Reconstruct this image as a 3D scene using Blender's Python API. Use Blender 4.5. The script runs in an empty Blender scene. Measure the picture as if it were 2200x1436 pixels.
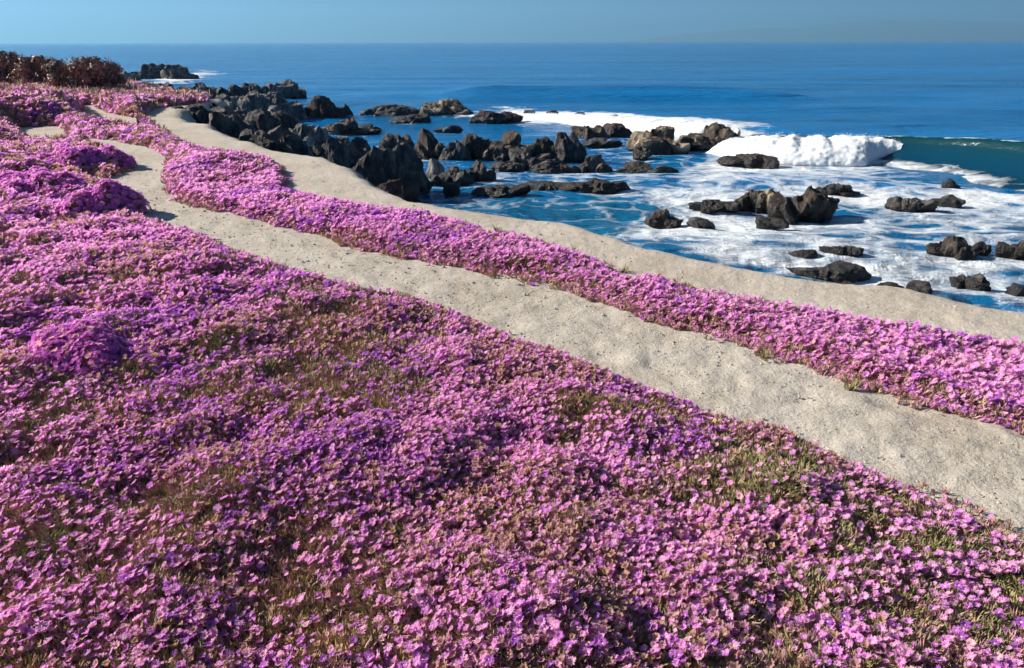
import bpy, bmesh, math, random
import numpy as np
from mathutils import Vector, Matrix, Euler

R = math.radians
sc = bpy.context.scene
COL = sc.collection
rng = np.random.default_rng(11)

# ------------------------------------------------------------------ camera
CAM_H = 1.7
SEA_Z = -3.5
F = 1590.0                                   # focal length in pixels of the 2200 px wide photograph
PITCH = math.atan((718 - 90.5) / F)
cam_d = bpy.data.cameras.new('camera')
cam_d.sensor_width = 36.0
cam_d.lens = F / 2200 * 36.0
cam_d.clip_start = 0.05
cam_d.clip_end = 60000
cam = bpy.data.objects.new('camera', cam_d)
COL.objects.link(cam)
cam.location = (0, 0, CAM_H)
cam.rotation_euler = (Matrix.Rotation(R(90) - PITCH, 3, 'X') @ Matrix.Rotation(R(-0.12), 3, 'Z')).to_euler()
sc.camera = cam

# ------------------------------------------------------------------ sky and sun
SUN_EL = R(29)
SUN_AZ = R(-76)                              # measured from +Y, negative = to the left
world = bpy.data.worlds.new('World')
sc.world = world
world.use_nodes = True
wn = world.node_tree
wn.nodes.clear()
sky = wn.nodes.new('ShaderNodeTexSky')
sky.sky_type = 'NISHITA'
sky.sun_disc = False
sky.sun_elevation = SUN_EL
sky.sun_rotation = SUN_AZ
sky.altitude = 5
sky.air_density = 0.36
sky.dust_density = 1.05
sky.ozone_density = 6.5
bgn = wn.nodes.new('ShaderNodeBackground')
bgn.inputs['Strength'].default_value = 0.056
won = wn.nodes.new('ShaderNodeOutputWorld')
tint = wn.nodes.new('ShaderNodeMix')           # clear marine air: a slightly bluer sky all over
tint.data_type = 'RGBA'; tint.blend_type = 'MULTIPLY'
tint.inputs[0].default_value = 1.0
tint.inputs[7].default_value = (0.76, 0.96, 1.0, 1)
wn.links.new(sky.outputs[0], tint.inputs[6])
wn.links.new(tint.outputs[2], bgn.inputs[0])
wn.links.new(bgn.outputs[0], won.inputs[0])

sun_d = bpy.data.lights.new('sun', 'SUN')
sun_d.energy = 5.0
sun_d.angle = R(0.53)
sun_d.color = (1.0, 0.91, 0.79)
sun = bpy.data.objects.new('sun', sun_d)
COL.objects.link(sun)
TO_SUN = Vector((math.sin(SUN_AZ) * math.cos(SUN_EL), math.cos(SUN_AZ) * math.cos(SUN_EL), math.sin(SUN_EL)))
sun.rotation_euler = TO_SUN.to_track_quat('Z', 'Y').to_euler()

vs = sc.view_settings
vs.view_transform = 'Standard'
vs.look = 'None'
vs.exposure = 0.94
vs.gamma = 1.0
vs.use_curve_mapping = False
sc.cycles.volume_bounces = 0
sc.cycles.max_bounces = 6
sc.cycles.transparent_max_bounces = 8
sc.cycles.use_adaptive_sampling = True
sc.cycles.adaptive_threshold = 0.03
sc.cycles.use_denoising = True

# ------------------------------------------------------------------ small helpers
def unproject(u, v, z=0.0):
    """pixel of the 2200x1436 photograph -> point on the level z (used to survey the plan of the place)"""
    dx, dy = (u - 1100) / F, -(v - 718) / F
    Y = math.cos(PITCH) + dy * math.sin(PITCH)
    Z = -math.sin(PITCH) + dy * math.cos(PITCH)
    t = (z - CAM_H) / Z
    return dx * t, Y * t

def height_at(v, dist):
    """height of image row v on a vertical plane `dist` metres ahead"""
    dy = -(v - 718) / F
    Y = math.cos(PITCH) + dy * math.sin(PITCH)
    Z = -math.sin(PITCH) + dy * math.cos(PITCH)
    return CAM_H + Z / Y * dist

def sstep(a, b, x):
    t = np.clip((x - a) / (b - a), 0, 1)
    return t * t * (3 - 2 * t)

def _hash(ix, iy, iz, seed):
    h = (ix.astype(np.int64) * 374761393 + iy.astype(np.int64) * 668265263 + iz.astype(np.int64) * 2147483647 + seed * 974634777) & 0xFFFFFFFF
    h = ((h ^ (h >> 13)) * 1274126177) & 0xFFFFFFFF
    h = (h ^ (h >> 16))
    h = (h * 2246822519) & 0xFFFFFFFF
    return ((h ^ (h >> 15)) & 0xFFFFFF) / float(0xFFFFFF)

def vnoise(x, y, z=None, seed=0):
    x = np.asarray(x, float); y = np.asarray(y, float)
    z = np.zeros_like(x) if z is None else np.asarray(z, float)
    ix, iy, iz = np.floor(x), np.floor(y), np.floor(z)
    fx, fy, fz = x - ix, y - iy, z - iz
    fx = fx * fx * fx * (fx * (fx * 6 - 15) + 10)
    fy = fy * fy * fy * (fy * (fy * 6 - 15) + 10)
    fz = fz * fz * fz * (fz * (fz * 6 - 15) + 10)
    r = 0
    for a in (0, 1):
        for b in (0, 1):
            for c in (0, 1):
                w = (fx if a else 1 - fx) * (fy if b else 1 - fy) * (fz if c else 1 - fz)
                r = r + w * _hash(ix + a, iy + b, iz + c, seed)
    return r * 2 - 1

def fbm(x, y, z=None, seed=0, octv=4, gain=0.5):
    s, a, f, n = 0, 1.0, 1.0, 0
    for o in range(octv):
        s = s + a * vnoise(np.asarray(x) * f, np.asarray(y) * f, None if z is None else np.asarray(z) * f, seed + o * 17)
        n += a; a *= gain; f *= 2.03
    return s / n

def ridged(x, y, z, seed=0, octv=4):
    s, a, f, n = 0, 1.0, 1.0, 0
    for o in range(octv):
        s = s + a * (1 - 2 * np.abs(vnoise(x * f, y * f, z * f, seed + o * 31)))
        n += a; a *= 0.55; f *= 2.1
    return s / n

def poly_sd(px, py, poly):
    """signed distance to a closed polygon, positive outside"""
    P = np.asarray(poly, np.float32)
    Q = np.roll(P, -1, 0)
    px = np.asarray(px, np.float32).ravel(); py = np.asarray(py, np.float32).ravel()
    out = np.empty(len(px))
    for s in range(0, len(px), 8000):
        x = px[s:s + 8000, None]; y = py[s:s + 8000, None]
        ex, ey = Q[:, 0] - P[:, 0], Q[:, 1] - P[:, 1]
        wx, wy = x - P[:, 0], y - P[:, 1]
        t = np.clip((wx * ex + wy * ey) / (ex * ex + ey * ey + np.float32(1e-12)), 0, 1)
        d = np.sqrt(((wx - t * ex) ** 2 + (wy - t * ey) ** 2).min(1))
        c = ((P[:, 1] <= y) != (Q[:, 1] <= y)) & (x < ex * (y - P[:, 1]) / np.where(ey == 0, np.float32(1e-9), ey) + P[:, 0])
        inside = c.sum(1) % 2 == 1
        out[s:s + 8000] = np.where(inside, -d, d)
    return out

def mesh_obj(name, verts, faces, mats, parent=None, smooth=False, mat_idx=None, link=True):
    me = bpy.data.meshes.new(name)
    me.from_pydata(np.asarray(verts).tolist() if not isinstance(verts, list) else verts, [], faces if isinstance(faces, list) else np.asarray(faces).tolist())
    for m in (mats if isinstance(mats, (list, tuple)) else [mats]):
        me.materials.append(m)
    if mat_idx is not None:
        me.polygons.foreach_set('material_index', np.asarray(mat_idx, dtype=np.int32))
    if smooth:
        me.polygons.foreach_set('use_smooth', np.ones(len(me.polygons), dtype=bool))
    me.update()
    o = bpy.data.objects.new(name, me)
    if link:
        COL.objects.link(o)
    if parent is not None:
        o.parent = parent
    return o

def tag(o, label=None, cat=None, group=None, kind=None):
    if label: o['label'] = label
    if cat: o['category'] = cat
    if group: o['group'] = group
    if kind: o['kind'] = kind
    return o

def empty(name, loc):
    o = bpy.data.objects.new(name, None)
    o.empty_display_size = 0.1
    COL.objects.link(o)
    o.location = loc
    return o

def set_attr(o, name, vals):
    a = o.data.attributes.new(name, 'FLOAT', 'POINT')
    a.data.foreach_set('value', np.asarray(vals, dtype=np.float32))

# ------------------------------------------------------------------ materials
def new_mat(name):
    m = bpy.data.materials.new(name)
    m.use_nodes = True
    nt = m.node_tree
    nt.nodes.clear()
    out = nt.nodes.new('ShaderNodeOutputMaterial')
    return m, nt, out

def N(nt, t, **kw):
    n = nt.nodes.new('ShaderNode' + t)
    for k, v in kw.items():
        if k in n.inputs:
            n.inputs[k].default_value = v
        else:
            setattr(n, k, v)
    return n

def ramp(nt, src, stops):
    r = nt.nodes.new('ShaderNodeValToRGB')
    e = r.color_ramp.elements
    while len(e) < len(stops):
        e.new(0.5)
    for i, (p, c) in enumerate(stops):
        e[i].position = p
        e[i].color = (c[0], c[1], c[2], 1) if not isinstance(c, (int, float)) else (c, c, c, 1)
    nt.links.new(src, r.inputs[0])
    return r.outputs[0]

def mixc(nt, fac, a, b):
    m = nt.nodes.new('ShaderNodeMix')
    m.data_type = 'RGBA'
    for sock, v in ((m.inputs[0], fac), (m.inputs[6], a), (m.inputs[7], b)):
        if isinstance(v, bpy.types.NodeSocket):
            nt.links.new(v, sock)
        elif isinstance(v, (int, float)):
            sock.default_value = v
        else:
            sock.default_value = (v[0], v[1], v[2], 1)
    return m.outputs[2]

def math_n(nt, op, a, b=0.0, c=None, clamp=False):
    m = nt.nodes.new('ShaderNodeMath')
    m.operation = op
    m.use_clamp = clamp
    for i, v in enumerate((a, b) if c is None else (a, b, c)):
        if isinstance(v, bpy.types.NodeSocket):
            nt.links.new(v, m.inputs[i])
        else:
            m.inputs[i].default_value = v
    return m.outputs[0]

def noise_n(nt, scale, detail=4, rough=0.55, vec=None, dist=0.0):
    n = nt.nodes.new('ShaderNodeTexNoise')
    n.inputs['Scale'].default_value = scale
    n.inputs['Detail'].default_value = detail
    n.inputs['Roughness'].default_value = rough
    n.inputs['Distortion'].default_value = dist
    if vec is not None:
        nt.links.new(vec, n.inputs['Vector'])
    return n.outputs[0]

def position(nt, scale=(1, 1, 1)):
    g = nt.nodes.new('ShaderNodeNewGeometry')
    m = nt.nodes.new('ShaderNodeMapping')
    m.inputs['Scale'].default_value = scale
    nt.links.new(g.outputs['Position'], m.inputs[0])
    return m.outputs[0]

def bump(nt, h, strength, dist, base=None):
    b = nt.nodes.new('ShaderNodeBump')
    b.inputs['Strength'].default_value = strength
    b.inputs['Distance'].default_value = dist
    nt.links.new(h, b.inputs['Height'])
    if base is not None:
        nt.links.new(base, b.inputs['Normal'])
    return b.outputs[0]

def attr(nt, name):
    a = nt.nodes.new('ShaderNodeAttribute')
    a.attribute_name = name
    return a.outputs['Fac']

def principled(nt, out, color, rough=0.8, normal=None, spec=0.3, ior=None):
    p = nt.nodes.new('ShaderNodeBsdfPrincipled')
    if isinstance(color, bpy.types.NodeSocket):
        nt.links.new(color, p.inputs['Base Color'])
    else:
        p.inputs['Base Color'].default_value = (*color, 1)
    if isinstance(rough, bpy.types.NodeSocket):
        nt.links.new(rough, p.inputs['Roughness'])
    else:
        p.inputs['Roughness'].default_value = rough
    p.inputs['Specular IOR Level'].default_value = spec
    if ior:
        p.inputs['IOR'].default_value = ior
    if normal is not None:
        nt.links.new(normal, p.inputs['Normal'])
    nt.links.new(p.outputs[0], out.inputs[0])
    return p

def petal_mat(name, cols, transl=0.38, island=False):
    """thin petals: diffuse + translucent, hue differs from flower to flower"""
    m, nt, out = new_mat(name)
    oi = nt.nodes.new('ShaderNodeNewGeometry' if island else 'ShaderNodeObjectInfo')
    c = ramp(nt, oi.outputs['Random Per Island' if island else 'Random'], [(i / (len(cols) - 1), k) for i, k in enumerate(cols)])
    d = nt.nodes.new('ShaderNodeBsdfDiffuse')
    t = nt.nodes.new('ShaderNodeBsdfTranslucent')
    nt.links.new(c, d.inputs[0]); nt.links.new(c, t.inputs[0])
    mx = nt.nodes.new('ShaderNodeMixShader')
    mx.inputs[0].default_value = transl
    nt.links.new(d.outputs[0], mx.inputs[1]); nt.links.new(t.outputs[0], mx.inputs[2])
    nt.links.new(mx.outputs[0], out.inputs[0])
    return m

def leaf_mat(name, cols):
    m, nt, out = new_mat(name)
    oi = nt.nodes.new('ShaderNodeObjectInfo')
    c = ramp(nt, oi.outputs['Random'], [(i / (len(cols) - 1), k) for i, k in enumerate(cols)])
    principled(nt, out, c, 0.55, spec=0.25)
    return m

M = {}
M['petal'] = petal_mat('petal_magenta', [(0.87, 0.38, 0.75), (0.90, 0.47, 0.79), (0.79, 0.33, 0.79), (0.92, 0.54, 0.81), (0.88, 0.40, 0.76), (0.72, 0.29, 0.78)], 0.5)
M['petal_violet'] = petal_mat('petal_violet', [(0.52, 0.16, 0.66), (0.62, 0.22, 0.70), (0.44, 0.13, 0.62), (0.70, 0.28, 0.74)], 0.5)  # violet flower tone that also paints the carpet's purple shade into the petals
M['petal_mound'] = petal_mat('petal_mound', [(0.74, 0.22, 0.68), (0.82, 0.30, 0.68), (0.62, 0.17, 0.70), (0.86, 0.38, 0.72), (0.56, 0.15, 0.68)], 0.48, True)
M['petal_pale'] = petal_mat('petal_pale', [(0.88, 0.48, 0.68), (0.80, 0.42, 0.70), (0.90, 0.56, 0.62)], 0.45)
M['petal_dry'] = petal_mat('petal_withered', [(0.55, 0.33, 0.27), (0.54, 0.38, 0.24), (0.52, 0.27, 0.33), (0.58, 0.36, 0.38)], 0.45)
M['eye'] = leaf_mat('flower_eye', [(0.62, 0.48, 0.30), (0.70, 0.56, 0.40), (0.55, 0.30, 0.35)])
M['leaf_green'] = leaf_mat('leaf_green', [(0.22, 0.22, 0.10), (0.32, 0.29, 0.12), (0.17, 0.18, 0.10), (0.38, 0.33, 0.15)])
M['leaf_ochre'] = leaf_mat('leaf_ochre', [(0.50, 0.36, 0.17), (0.42, 0.33, 0.15), (0.54, 0.35, 0.22), (0.38, 0.32, 0.14)])
M['leaf_brown'] = leaf_mat('leaf_brown', [(0.42, 0.23, 0.21), (0.50, 0.29, 0.26), (0.34, 0.20, 0.18), (0.54, 0.36, 0.30)])
M['grass'] = leaf_mat('weed_blade', [(0.13, 0.14, 0.045), (0.24, 0.20, 0.08), (0.09, 0.11, 0.04)])

def soil_material():
    m, nt, out = new_mat('soil')
    p = position(nt)
    n1 = noise_n(nt, 9.0, 6, 0.65, p)
    c = ramp(nt, n1, [(0.30, (0.14, 0.085, 0.07)), (0.55, (0.25, 0.15, 0.125)), (0.75, (0.34, 0.22, 0.17))])
    g = nt.nodes.new('ShaderNodeNewGeometry')
    sx = nt.nodes.new('ShaderNodeSeparateXYZ')
    nt.links.new(g.outputs['Position'], sx.inputs[0])
    below = ramp(nt, math_n(nt, 'MULTIPLY_ADD', sx.outputs[2], -1.0, 0.0), [(0.25, 0.0), (0.7, 1.0)])
    n2 = noise_n(nt, 1.8, 6, 0.65, p)
    rock = ramp(nt, n2, [(0.3, (0.025, 0.022, 0.022)), (0.55, (0.06, 0.05, 0.045)), (0.75, (0.16, 0.13, 0.10))])
    c = mixc(nt, below, c, rock)
    principled(nt, out, c, 0.95, bump(nt, n1, 0.8, 0.03), 0.1)
    return m

def sand_material(name, a, b, c, speck):
    m, nt, out = new_mat(name)
    p = position(nt)
    big = noise_n(nt, 1.1, 3, 0.5, p)
    mid = noise_n(nt, 9.0, 5, 0.6, p)
    fine = noise_n(nt, 95.0, 3, 0.7, p)
    col = ramp(nt, math_n(nt, 'ADD', math_n(nt, 'MULTIPLY', big, 0.55), math_n(nt, 'MULTIPLY', mid, 0.45)), [(0.34, a), (0.5, b), (0.68, c)])
    v = nt.nodes.new('ShaderNodeTexVoronoi')
    v.inputs['Scale'].default_value = 48.0
    nt.links.new(p, v.inputs['Vector'])
    vd = ramp(nt, v.outputs['Distance'], [(0.16, 1.0), (0.30, 0.0)])
    rs = nt.nodes.new('ShaderNodeSeparateColor')
    nt.links.new(v.outputs['Color'], rs.inputs[0])
    pick = ramp(nt, rs.outputs[0], [(0.70, 0.0), (0.78, 1.0)])
    sp = math_n(nt, 'MULTIPLY', vd, pick)
    col = mixc(nt, math_n(nt, 'MULTIPLY', sp, speck), col, (0.16, 0.14, 0.12))
    grain = ramp(nt, fine, [(0.3, 0.70), (0.7, 1.16)])
    mm = nt.nodes.new('ShaderNodeMix'); mm.data_type = 'RGBA'; mm.blend_type = 'MULTIPLY'
    mm.inputs[0].default_value = 1.0
    nt.links.new(col, mm.inputs[6]); nt.links.new(grain, mm.inputs[7])
    hh = math_n(nt, 'ADD', math_n(nt, 'MULTIPLY', fine, 0.25), mid)
    med = noise_n(nt, 32.0, 4, 0.7, p)
    principled(nt, out, mm.outputs[2], 0.95, bump(nt, med, 0.7, 0.010, bump(nt, hh, 0.7, 0.022)), 0.1)
    return m

M['soil'] = soil_material()
M['path'] = sand_material('path_sand', (0.41, 0.355, 0.285), (0.515, 0.465, 0.395), (0.59, 0.545, 0.48), 0.5)
M['sand'] = sand_material('coastal_sand', (0.45, 0.39, 0.32), (0.53, 0.47, 0.395), (0.59, 0.535, 0.465), 0.35)

def rock_material(name, dark, mid, light, light_amt, wet=True):
    m, nt, out = new_mat(name)
    p = position(nt, (1.0, 1.0, 0.45))
    n1 = noise_n(nt, 1.1, 8, 0.70, p, 0.6)
    n2 = noise_n(nt, 4.0, 8, 0.7, p)
    mus = math_n(nt, 'ADD', math_n(nt, 'MULTIPLY', n1, 0.6), math_n(nt, 'MULTIPLY', n2, 0.4))
    lo = 0.62 - light_amt
    c = ramp(nt, mus, [(0.34, dark), (lo - 0.06, mid), (lo + 0.07, light)])
    g = nt.nodes.new('ShaderNodeNewGeometry')
    sx = nt.nodes.new('ShaderNodeSeparateXYZ')
    nt.links.new(g.outputs['Position'], sx.inputs[0])
    rough = 0.8
    if wet:
        # the tide zone: wet, weed-covered rock just above the water line
        h = math_n(nt, 'ADD', sx.outputs[2], -SEA_Z)
        h = math_n(nt, 'ADD', h, math_n(nt, 'MULTIPLY_ADD', n1, 1.2, -0.6))
        w = ramp(nt, h, [(0.12, 1.0), (0.55, 0.0)])
        c = mixc(nt, w, c, (0.016, 0.014, 0.013))
        rough = ramp(nt, w, [(0.0, 0.85), (1.0, 0.35)])
    nm = bump(nt, n2, 0.9, 0.12, bump(nt, n1, 0.7, 0.3))
    principled(nt, out, c, rough, nm, 0.4)
    return m

M['rock_black'] = rock_material('rock_black', (0.013, 0.013, 0.016), (0.036, 0.035, 0.038), (0.24, 0.21, 0.185), 0.075)
M['rock_brown'] = rock_material('rock_brown', (0.014, 0.012, 0.012), (0.045, 0.034, 0.027), (0.28, 0.22, 0.16), 0.06)
M['rock_tan'] = rock_material('rock_tan', (0.016, 0.013, 0.012), (0.075, 0.056, 0.040), (0.48, 0.39, 0.28), 0.10)
M['rock_grey'] = rock_material('rock_grey', (0.022, 0.022, 0.025), (0.085, 0.078, 0.078), (0.36, 0.33, 0.31), 0.08)
M['rock_maroon'] = rock_material('rock_maroon', (0.014, 0.010, 0.011), (0.042, 0.023, 0.024), (0.16, 0.085, 0.07), 0.04)
M['rock_pale'] = rock_material('rock_pale', (0.10, 0.095, 0.09), (0.30, 0.28, 0.26), (0.46, 0.43, 0.40), 0.08, wet=False)

def foam_mask(nt, fo):
    """broken, lacy foam: how much of the surface it covers follows the surf-zone attribute"""
    p = position(nt, (0.75, 1.0, 1.0))
    warp = nt.nodes.new('ShaderNodeTexNoise')
    warp.inputs['Scale'].default_value = 0.55
    warp.inputs['Detail'].default_value = 3
    nt.links.new(p, warp.inputs['Vector'])
    va = nt.nodes.new('ShaderNodeVectorMath'); va.operation = 'MULTIPLY_ADD'
    nt.links.new(warp.outputs['Color'], va.inputs[0])
    va.inputs[1].default_value = (2.2, 2.2, 2.2)
    nt.links.new(p, va.inputs[2])
    v = nt.nodes.new('ShaderNodeTexVoronoi')
    v.feature = 'DISTANCE_TO_EDGE'
    v.inputs['Scale'].default_value = 0.9
    nt.links.new(va.outputs[0], v.inputs['Vector'])
    lace = ramp(nt, v.outputs['Distance'], [(0.0, 1.0), (0.28, 0.0)])
    n1 = noise_n(nt, 0.8, 7, 0.66, va.outputs[0], 0.4)
    n2 = noise_n(nt, 4.5, 6, 0.7, va.outputs[0], 0.3)
    s = math_n(nt, 'ADD', math_n(nt, 'MULTIPLY', lace, 0.26), math_n(nt, 'ADD', math_n(nt, 'MULTIPLY', n1, 0.75), math_n(nt, 'MULTIPLY_ADD', n2, 0.40, -0.10)))
    s = math_n(nt, 'ADD', s, math_n(nt, 'MULTIPLY_ADD', fo, 1.0, -1.0))
    return ramp(nt, s, [(0.0, 0.0), (0.08, 0.22), (0.24, 0.62), (0.50, 1.0)]), n2

def water_material(name, deep, shallow_teal, rough=0.16, chop=1.0):
    m, nt, out = new_mat(name)
    fo = attr(nt, 'foam')
    tq = attr(nt, 'teal')
    mask, fn = foam_mask(nt, fo)
    p1 = position(nt, (0.35, 1.0, 1.0))
    p2 = position(nt, (0.5, 1.0, 1.0))
    p3 = position(nt, (0.010, 0.045, 1.0))
    w1 = noise_n(nt, 0.9, 6, 0.62, p1, 0.3)
    w2 = noise_n(nt, 5.0, 5, 0.6, p2)
    streak = noise_n(nt, 1.0, 5, 0.6, p3)
    col = mixc(nt, tq, deep, shallow_teal)
    col = mixc(nt, ramp(nt, streak, [(0.38, 0.0), (0.62, 0.65 * chop ** 2)]), col, tuple(min(1, k * 2.1 + 0.006) for k in deep))
    col = mixc(nt, mask, col, (0.86, 0.90, 0.92))
    w0 = noise_n(nt, 1.0, 4, 0.55, position(nt, (0.018, 0.085, 1.0)), 0.4)
    nm = bump(nt, w2, 0.55 * chop, 0.10, bump(nt, w1, 0.75 * chop, 0.75 * chop, bump(nt, w0, 0.6, 3.5 * chop ** 3)))
    nm = bump(nt, math_n(nt, 'MULTIPLY', mask, math_n(nt, 'ADD', fn, 0.6)), 0.6, 0.12, nm)
    rg = ramp(nt, mask, [(0.0, rough), (0.6, 0.7)])
    principled(nt, out, col, rg, nm, 0.35, 1.33)
    return m

M['sea'] = water_material('sea_water', (0.001, 0.105, 0.275), (0.004, 0.125, 0.250))
M['wave'] = water_material('wave_water', (0.002, 0.036, 0.075), (0.003, 0.034, 0.038), 0.15, 0.25)

def foam_material():
    m, nt, out = new_mat('whitewater_foam')
    p = position(nt, (1.0, 1.0, 0.35))
    n = noise_n(nt, 2.2, 8, 0.7, p)
    n2 = noise_n(nt, 7.0, 6, 0.7, p)
    c = ramp(nt, n, [(0.30, (0.58, 0.68, 0.74)), (0.47, (0.78, 0.82, 0.84)), (1.0, (0.84, 0.86, 0.87))])
    nm = bump(nt, n2, 0.35, 0.05)
    pr = principled(nt, out, c, 0.85, nm, 0.15)
    pr.inputs['Subsurface Weight'].default_value = 1.0                 # airy foam scatters sunlight through its whole depth
    pr.inputs['Subsurface Radius'].default_value = (1.0, 1.0, 1.0)
    pr.inputs['Subsurface Scale'].default_value = 0.14
    return m
M['foam'] = foam_material()

# ------------------------------------------------------------------ plan of the land, surveyed from the photograph
PL = 0.01
lower = [(2200, 1171), (2060, 1097), (1974, 1055), (1824, 998), (1705, 937), (1551, 902), (1428, 852), (1300, 801), (1180, 757),
         (1080, 718), (960, 668), (880, 645), (760, 618), (600, 573), (500, 535), (458, 516), (352, 471), (306, 450), (288, 432),
         (276, 410), (262, 392), (228, 384), (188, 372), (192, 362), (235, 368), (258, 356), (270, 338), (262, 326), (224, 312), (180, 302)]
upper = [(178, 294), (205, 297), (256, 303), (320, 316), (362, 336), (353, 367), (356, 406), (384, 432), (480, 457), (600, 490), (700, 516),
         (760, 531), (920, 567), (1080, 592), (1209, 618), (1300, 657), (1396, 692), (1508, 721), (1601, 740), (1678, 775), (1780, 806),
         (1829, 833), (1909, 848), (2028, 892), (2125, 921), (2200, 938)]
path_poly = [unproject(u, v, PL if u > 400 else 0.09) for u, v in lower] + [unproject(u, v, 0.0) for u, v in upper]
path_poly += [(3.6, 1.7), (6.0, -2.0), (12.0, -12.0), (11.0, -13.0), (4.9, -2.6), (2.65, 0.9)]
strip_far = [(2200, 742), (2100, 722), (2000, 705), (1940, 695), (1780, 670), (1620, 644), (1499, 628), (1460, 609), (1348, 593), (1300, 565),
             (1241, 544), (1145, 515), (1065, 503), (952, 467), (818, 445), (712, 429), (619, 410), (614, 367), (589, 342), (529, 332),
             (416, 316), (384, 297), (352, 281), (318, 258), (308, 243), (346, 226), (400, 221), (470, 214)]
coast = [(471, 212), (385, 236), (376, 248), (390, 262), (439, 265), (481, 287), (545, 310), (609, 326), (703, 343), (744, 365), (779, 384),
         (800, 402), (840, 416), (888, 432), (952, 442), (1081, 461), (1209, 477), (1300, 506), (1380, 532), (1460, 551), (1588, 577),
         (1684, 596), (1780, 609), (1909, 618), (2000, 638), (2141, 666), (2200, 675)]
sand_poly = [unproject(u, v, 0.05) for u, v in strip_far]
coast_w = [unproject(u, v, 0.0) for u, v in coast]
east = [(4.6, 3.6), (7.5, 0.0), (14.0, -9.0), (40.0, -60.0)]
out_far = [(x * 1.15 + 0.6, y * 1.15 + 0.9) for x, y in (coast_w + east[:-1])]
sand_poly = sand_poly + out_far + [(16.0, -10.5), (7.6, -3.0), (3.6, 3.2)]
side_poly = [unproject(u, v, 0.0) for u, v in [(178, 225), (200, 225), (222, 238), (262, 248), (305, 254)]] + [unproject(u, v, 0.16) for u, v in [(305, 262), (225, 256), (192, 250), (180, 240)]]
side_poly2 = [unproject(u, v, 0.0) for u, v in [(40, 272), (115, 270), (140, 277)]] + [unproject(u, v, 0.16) for u, v in [(150, 288), (60, 290)]]
land_poly = coast_w + east + [(-90, -60), (-110, 48)] + [unproject(u, v, 0.0) for u, v in [(-300, 160), (0, 161), (100, 163), (245, 172), (270, 180), (345, 197), (400, 205)]]

MOUNDS = [  # image base point, radius, height, own thing?, label
    (222, 446, 0.34, 0.27, 'rounded purple flowering mound at the bend of the path, casting the lower shadow'),
    (182, 350, 0.55, 0.26, 'flowering mound above the sandy inlet, its shadow falling on the path bend'),
    (78, 405, 0.60, 0.20, 'low violet-sided flowering mound near the frame edge, above the bend in the path'),
    (178, 765, 0.27, 0.17, 'isolated purple flowering hummock with a dark shadow in the near pink carpet'),
]
MW = [(*unproject(u, v, 0.08), r, h, lab) for u, v, r, h, lab in MOUNDS]
SWELLS = [(60, 250, 3.4, 0.50), (395, 975, 0.30, 0.12), (690, 1040, 0.30, 0.12), (990, 820, 0.32, 0.10), (985, 1000, 0.25, 0.10), (500, 1100, 0.28, 0.10),
          (420, 1230, 0.25, 0.10), (860, 930, 0.30, 0.10), (1240, 900, 0.30, 0.08), (600, 560, 0.4, 0.08), (480, 370, 0.7, 0.12),
          (1150, 1390, 0.22, 0.10), (1740, 1110, 0.22, 0.07)]
SW = [(*unproject(u, v, 0.0), r, h if v < 500 else h * 0.45) for u, v, r, h in SWELLS]

HUM = []
_hq = np.random.default_rng(404)
for _ in range(620):
    _a = _hq.uniform(-0.72, 0.62); _r = 1.6 * (22 / 1.6) ** _hq.uniform(0, 1)
    _s = _hq.uniform(0.05, 0.17) * (1 + _r / 6)
    HUM.append((math.sin(_a) * _r, math.cos(_a) * _r, _s, _s * _hq.uniform(0.10, 0.30)))

def land_base(x, y):
    d = poly_sd(x, y, land_poly).reshape(np.shape(x))            # positive seaward
    d = d + 0.10 * fbm(np.asarray(x) * 1.3, np.asarray(y) * 1.3, seed=3) * np.clip(np.hypot(x, y) / 6, 0.5, 2)
    z = np.where(d > -0.08, -1.6 * (np.clip(d + 0.08, 0, None)) ** 2, 0)
    z = np.where(d > 0.42, -0.40 - 2.3 * (d - 0.42), z)
    return np.clip(z, -6.5, 0), d

def sand_sd(x, y):
    a = poly_sd(x, y, path_poly)
    b = poly_sd(x, y, sand_poly)
    c = poly_sd(x, y, side_poly)
    e = poly_sd(x, y, side_poly2)
    s = np.minimum(np.minimum(a, b), np.minimum(c, e)).reshape(np.shape(x))
    r = np.hypot(x, y)
    return s + 0.05 * fbm(np.asarray(x) * 4.0, np.asarray(y) * 4.0, seed=21, octv=3) * np.clip(r / 4, 0.6, 1.6)

def bed_bumps(x, y):
    x = np.asarray(x); y = np.asarray(y)
    h = 0.030 * np.clip(fbm(x * 1.5, y * 1.5, seed=5, octv=3) * 1.6, -1, 1) + 0.022 * fbm(x * 5.0, y * 5.0, seed=6, octv=2)
    for mx, my, r, hh in SW:
        d2 = ((x - mx) ** 2 + (y - my) ** 2) / (r * r)
        h = h + hh * np.exp(-d2 * 1.2)
    hm_ = np.zeros(np.shape(x))
    for mx, my, r, hh in HUM:                                  # cushions of the mat
        k = np.where((np.abs(x - mx) < r) & (np.abs(y - my) < r))[0] if np.ndim(x) == 1 else None
        if k is None or len(k) == 0:
            continue
        d2 = ((x[k] - mx) ** 2 + (y[k] - my) ** 2) / (r * r)
        hm_[k] = np.maximum(hm_[k], hh * np.clip(1 - d2, 0, 1) ** 0.8)
    return h + hm_

def soil_z(x, y, base=None, sd=None):
    if base is None:
        base = land_base(x, y)[0]
    if sd is None:
        sd = sand_sd(x, y)
    k = sstep(-0.02, 0.16, sd)
    kk = sstep(0.0, 0.55, sd)
    return base - 0.05 + k * 0.105 + kk * np.clip(bed_bumps(x, y), -0.06, 1.0)

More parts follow.
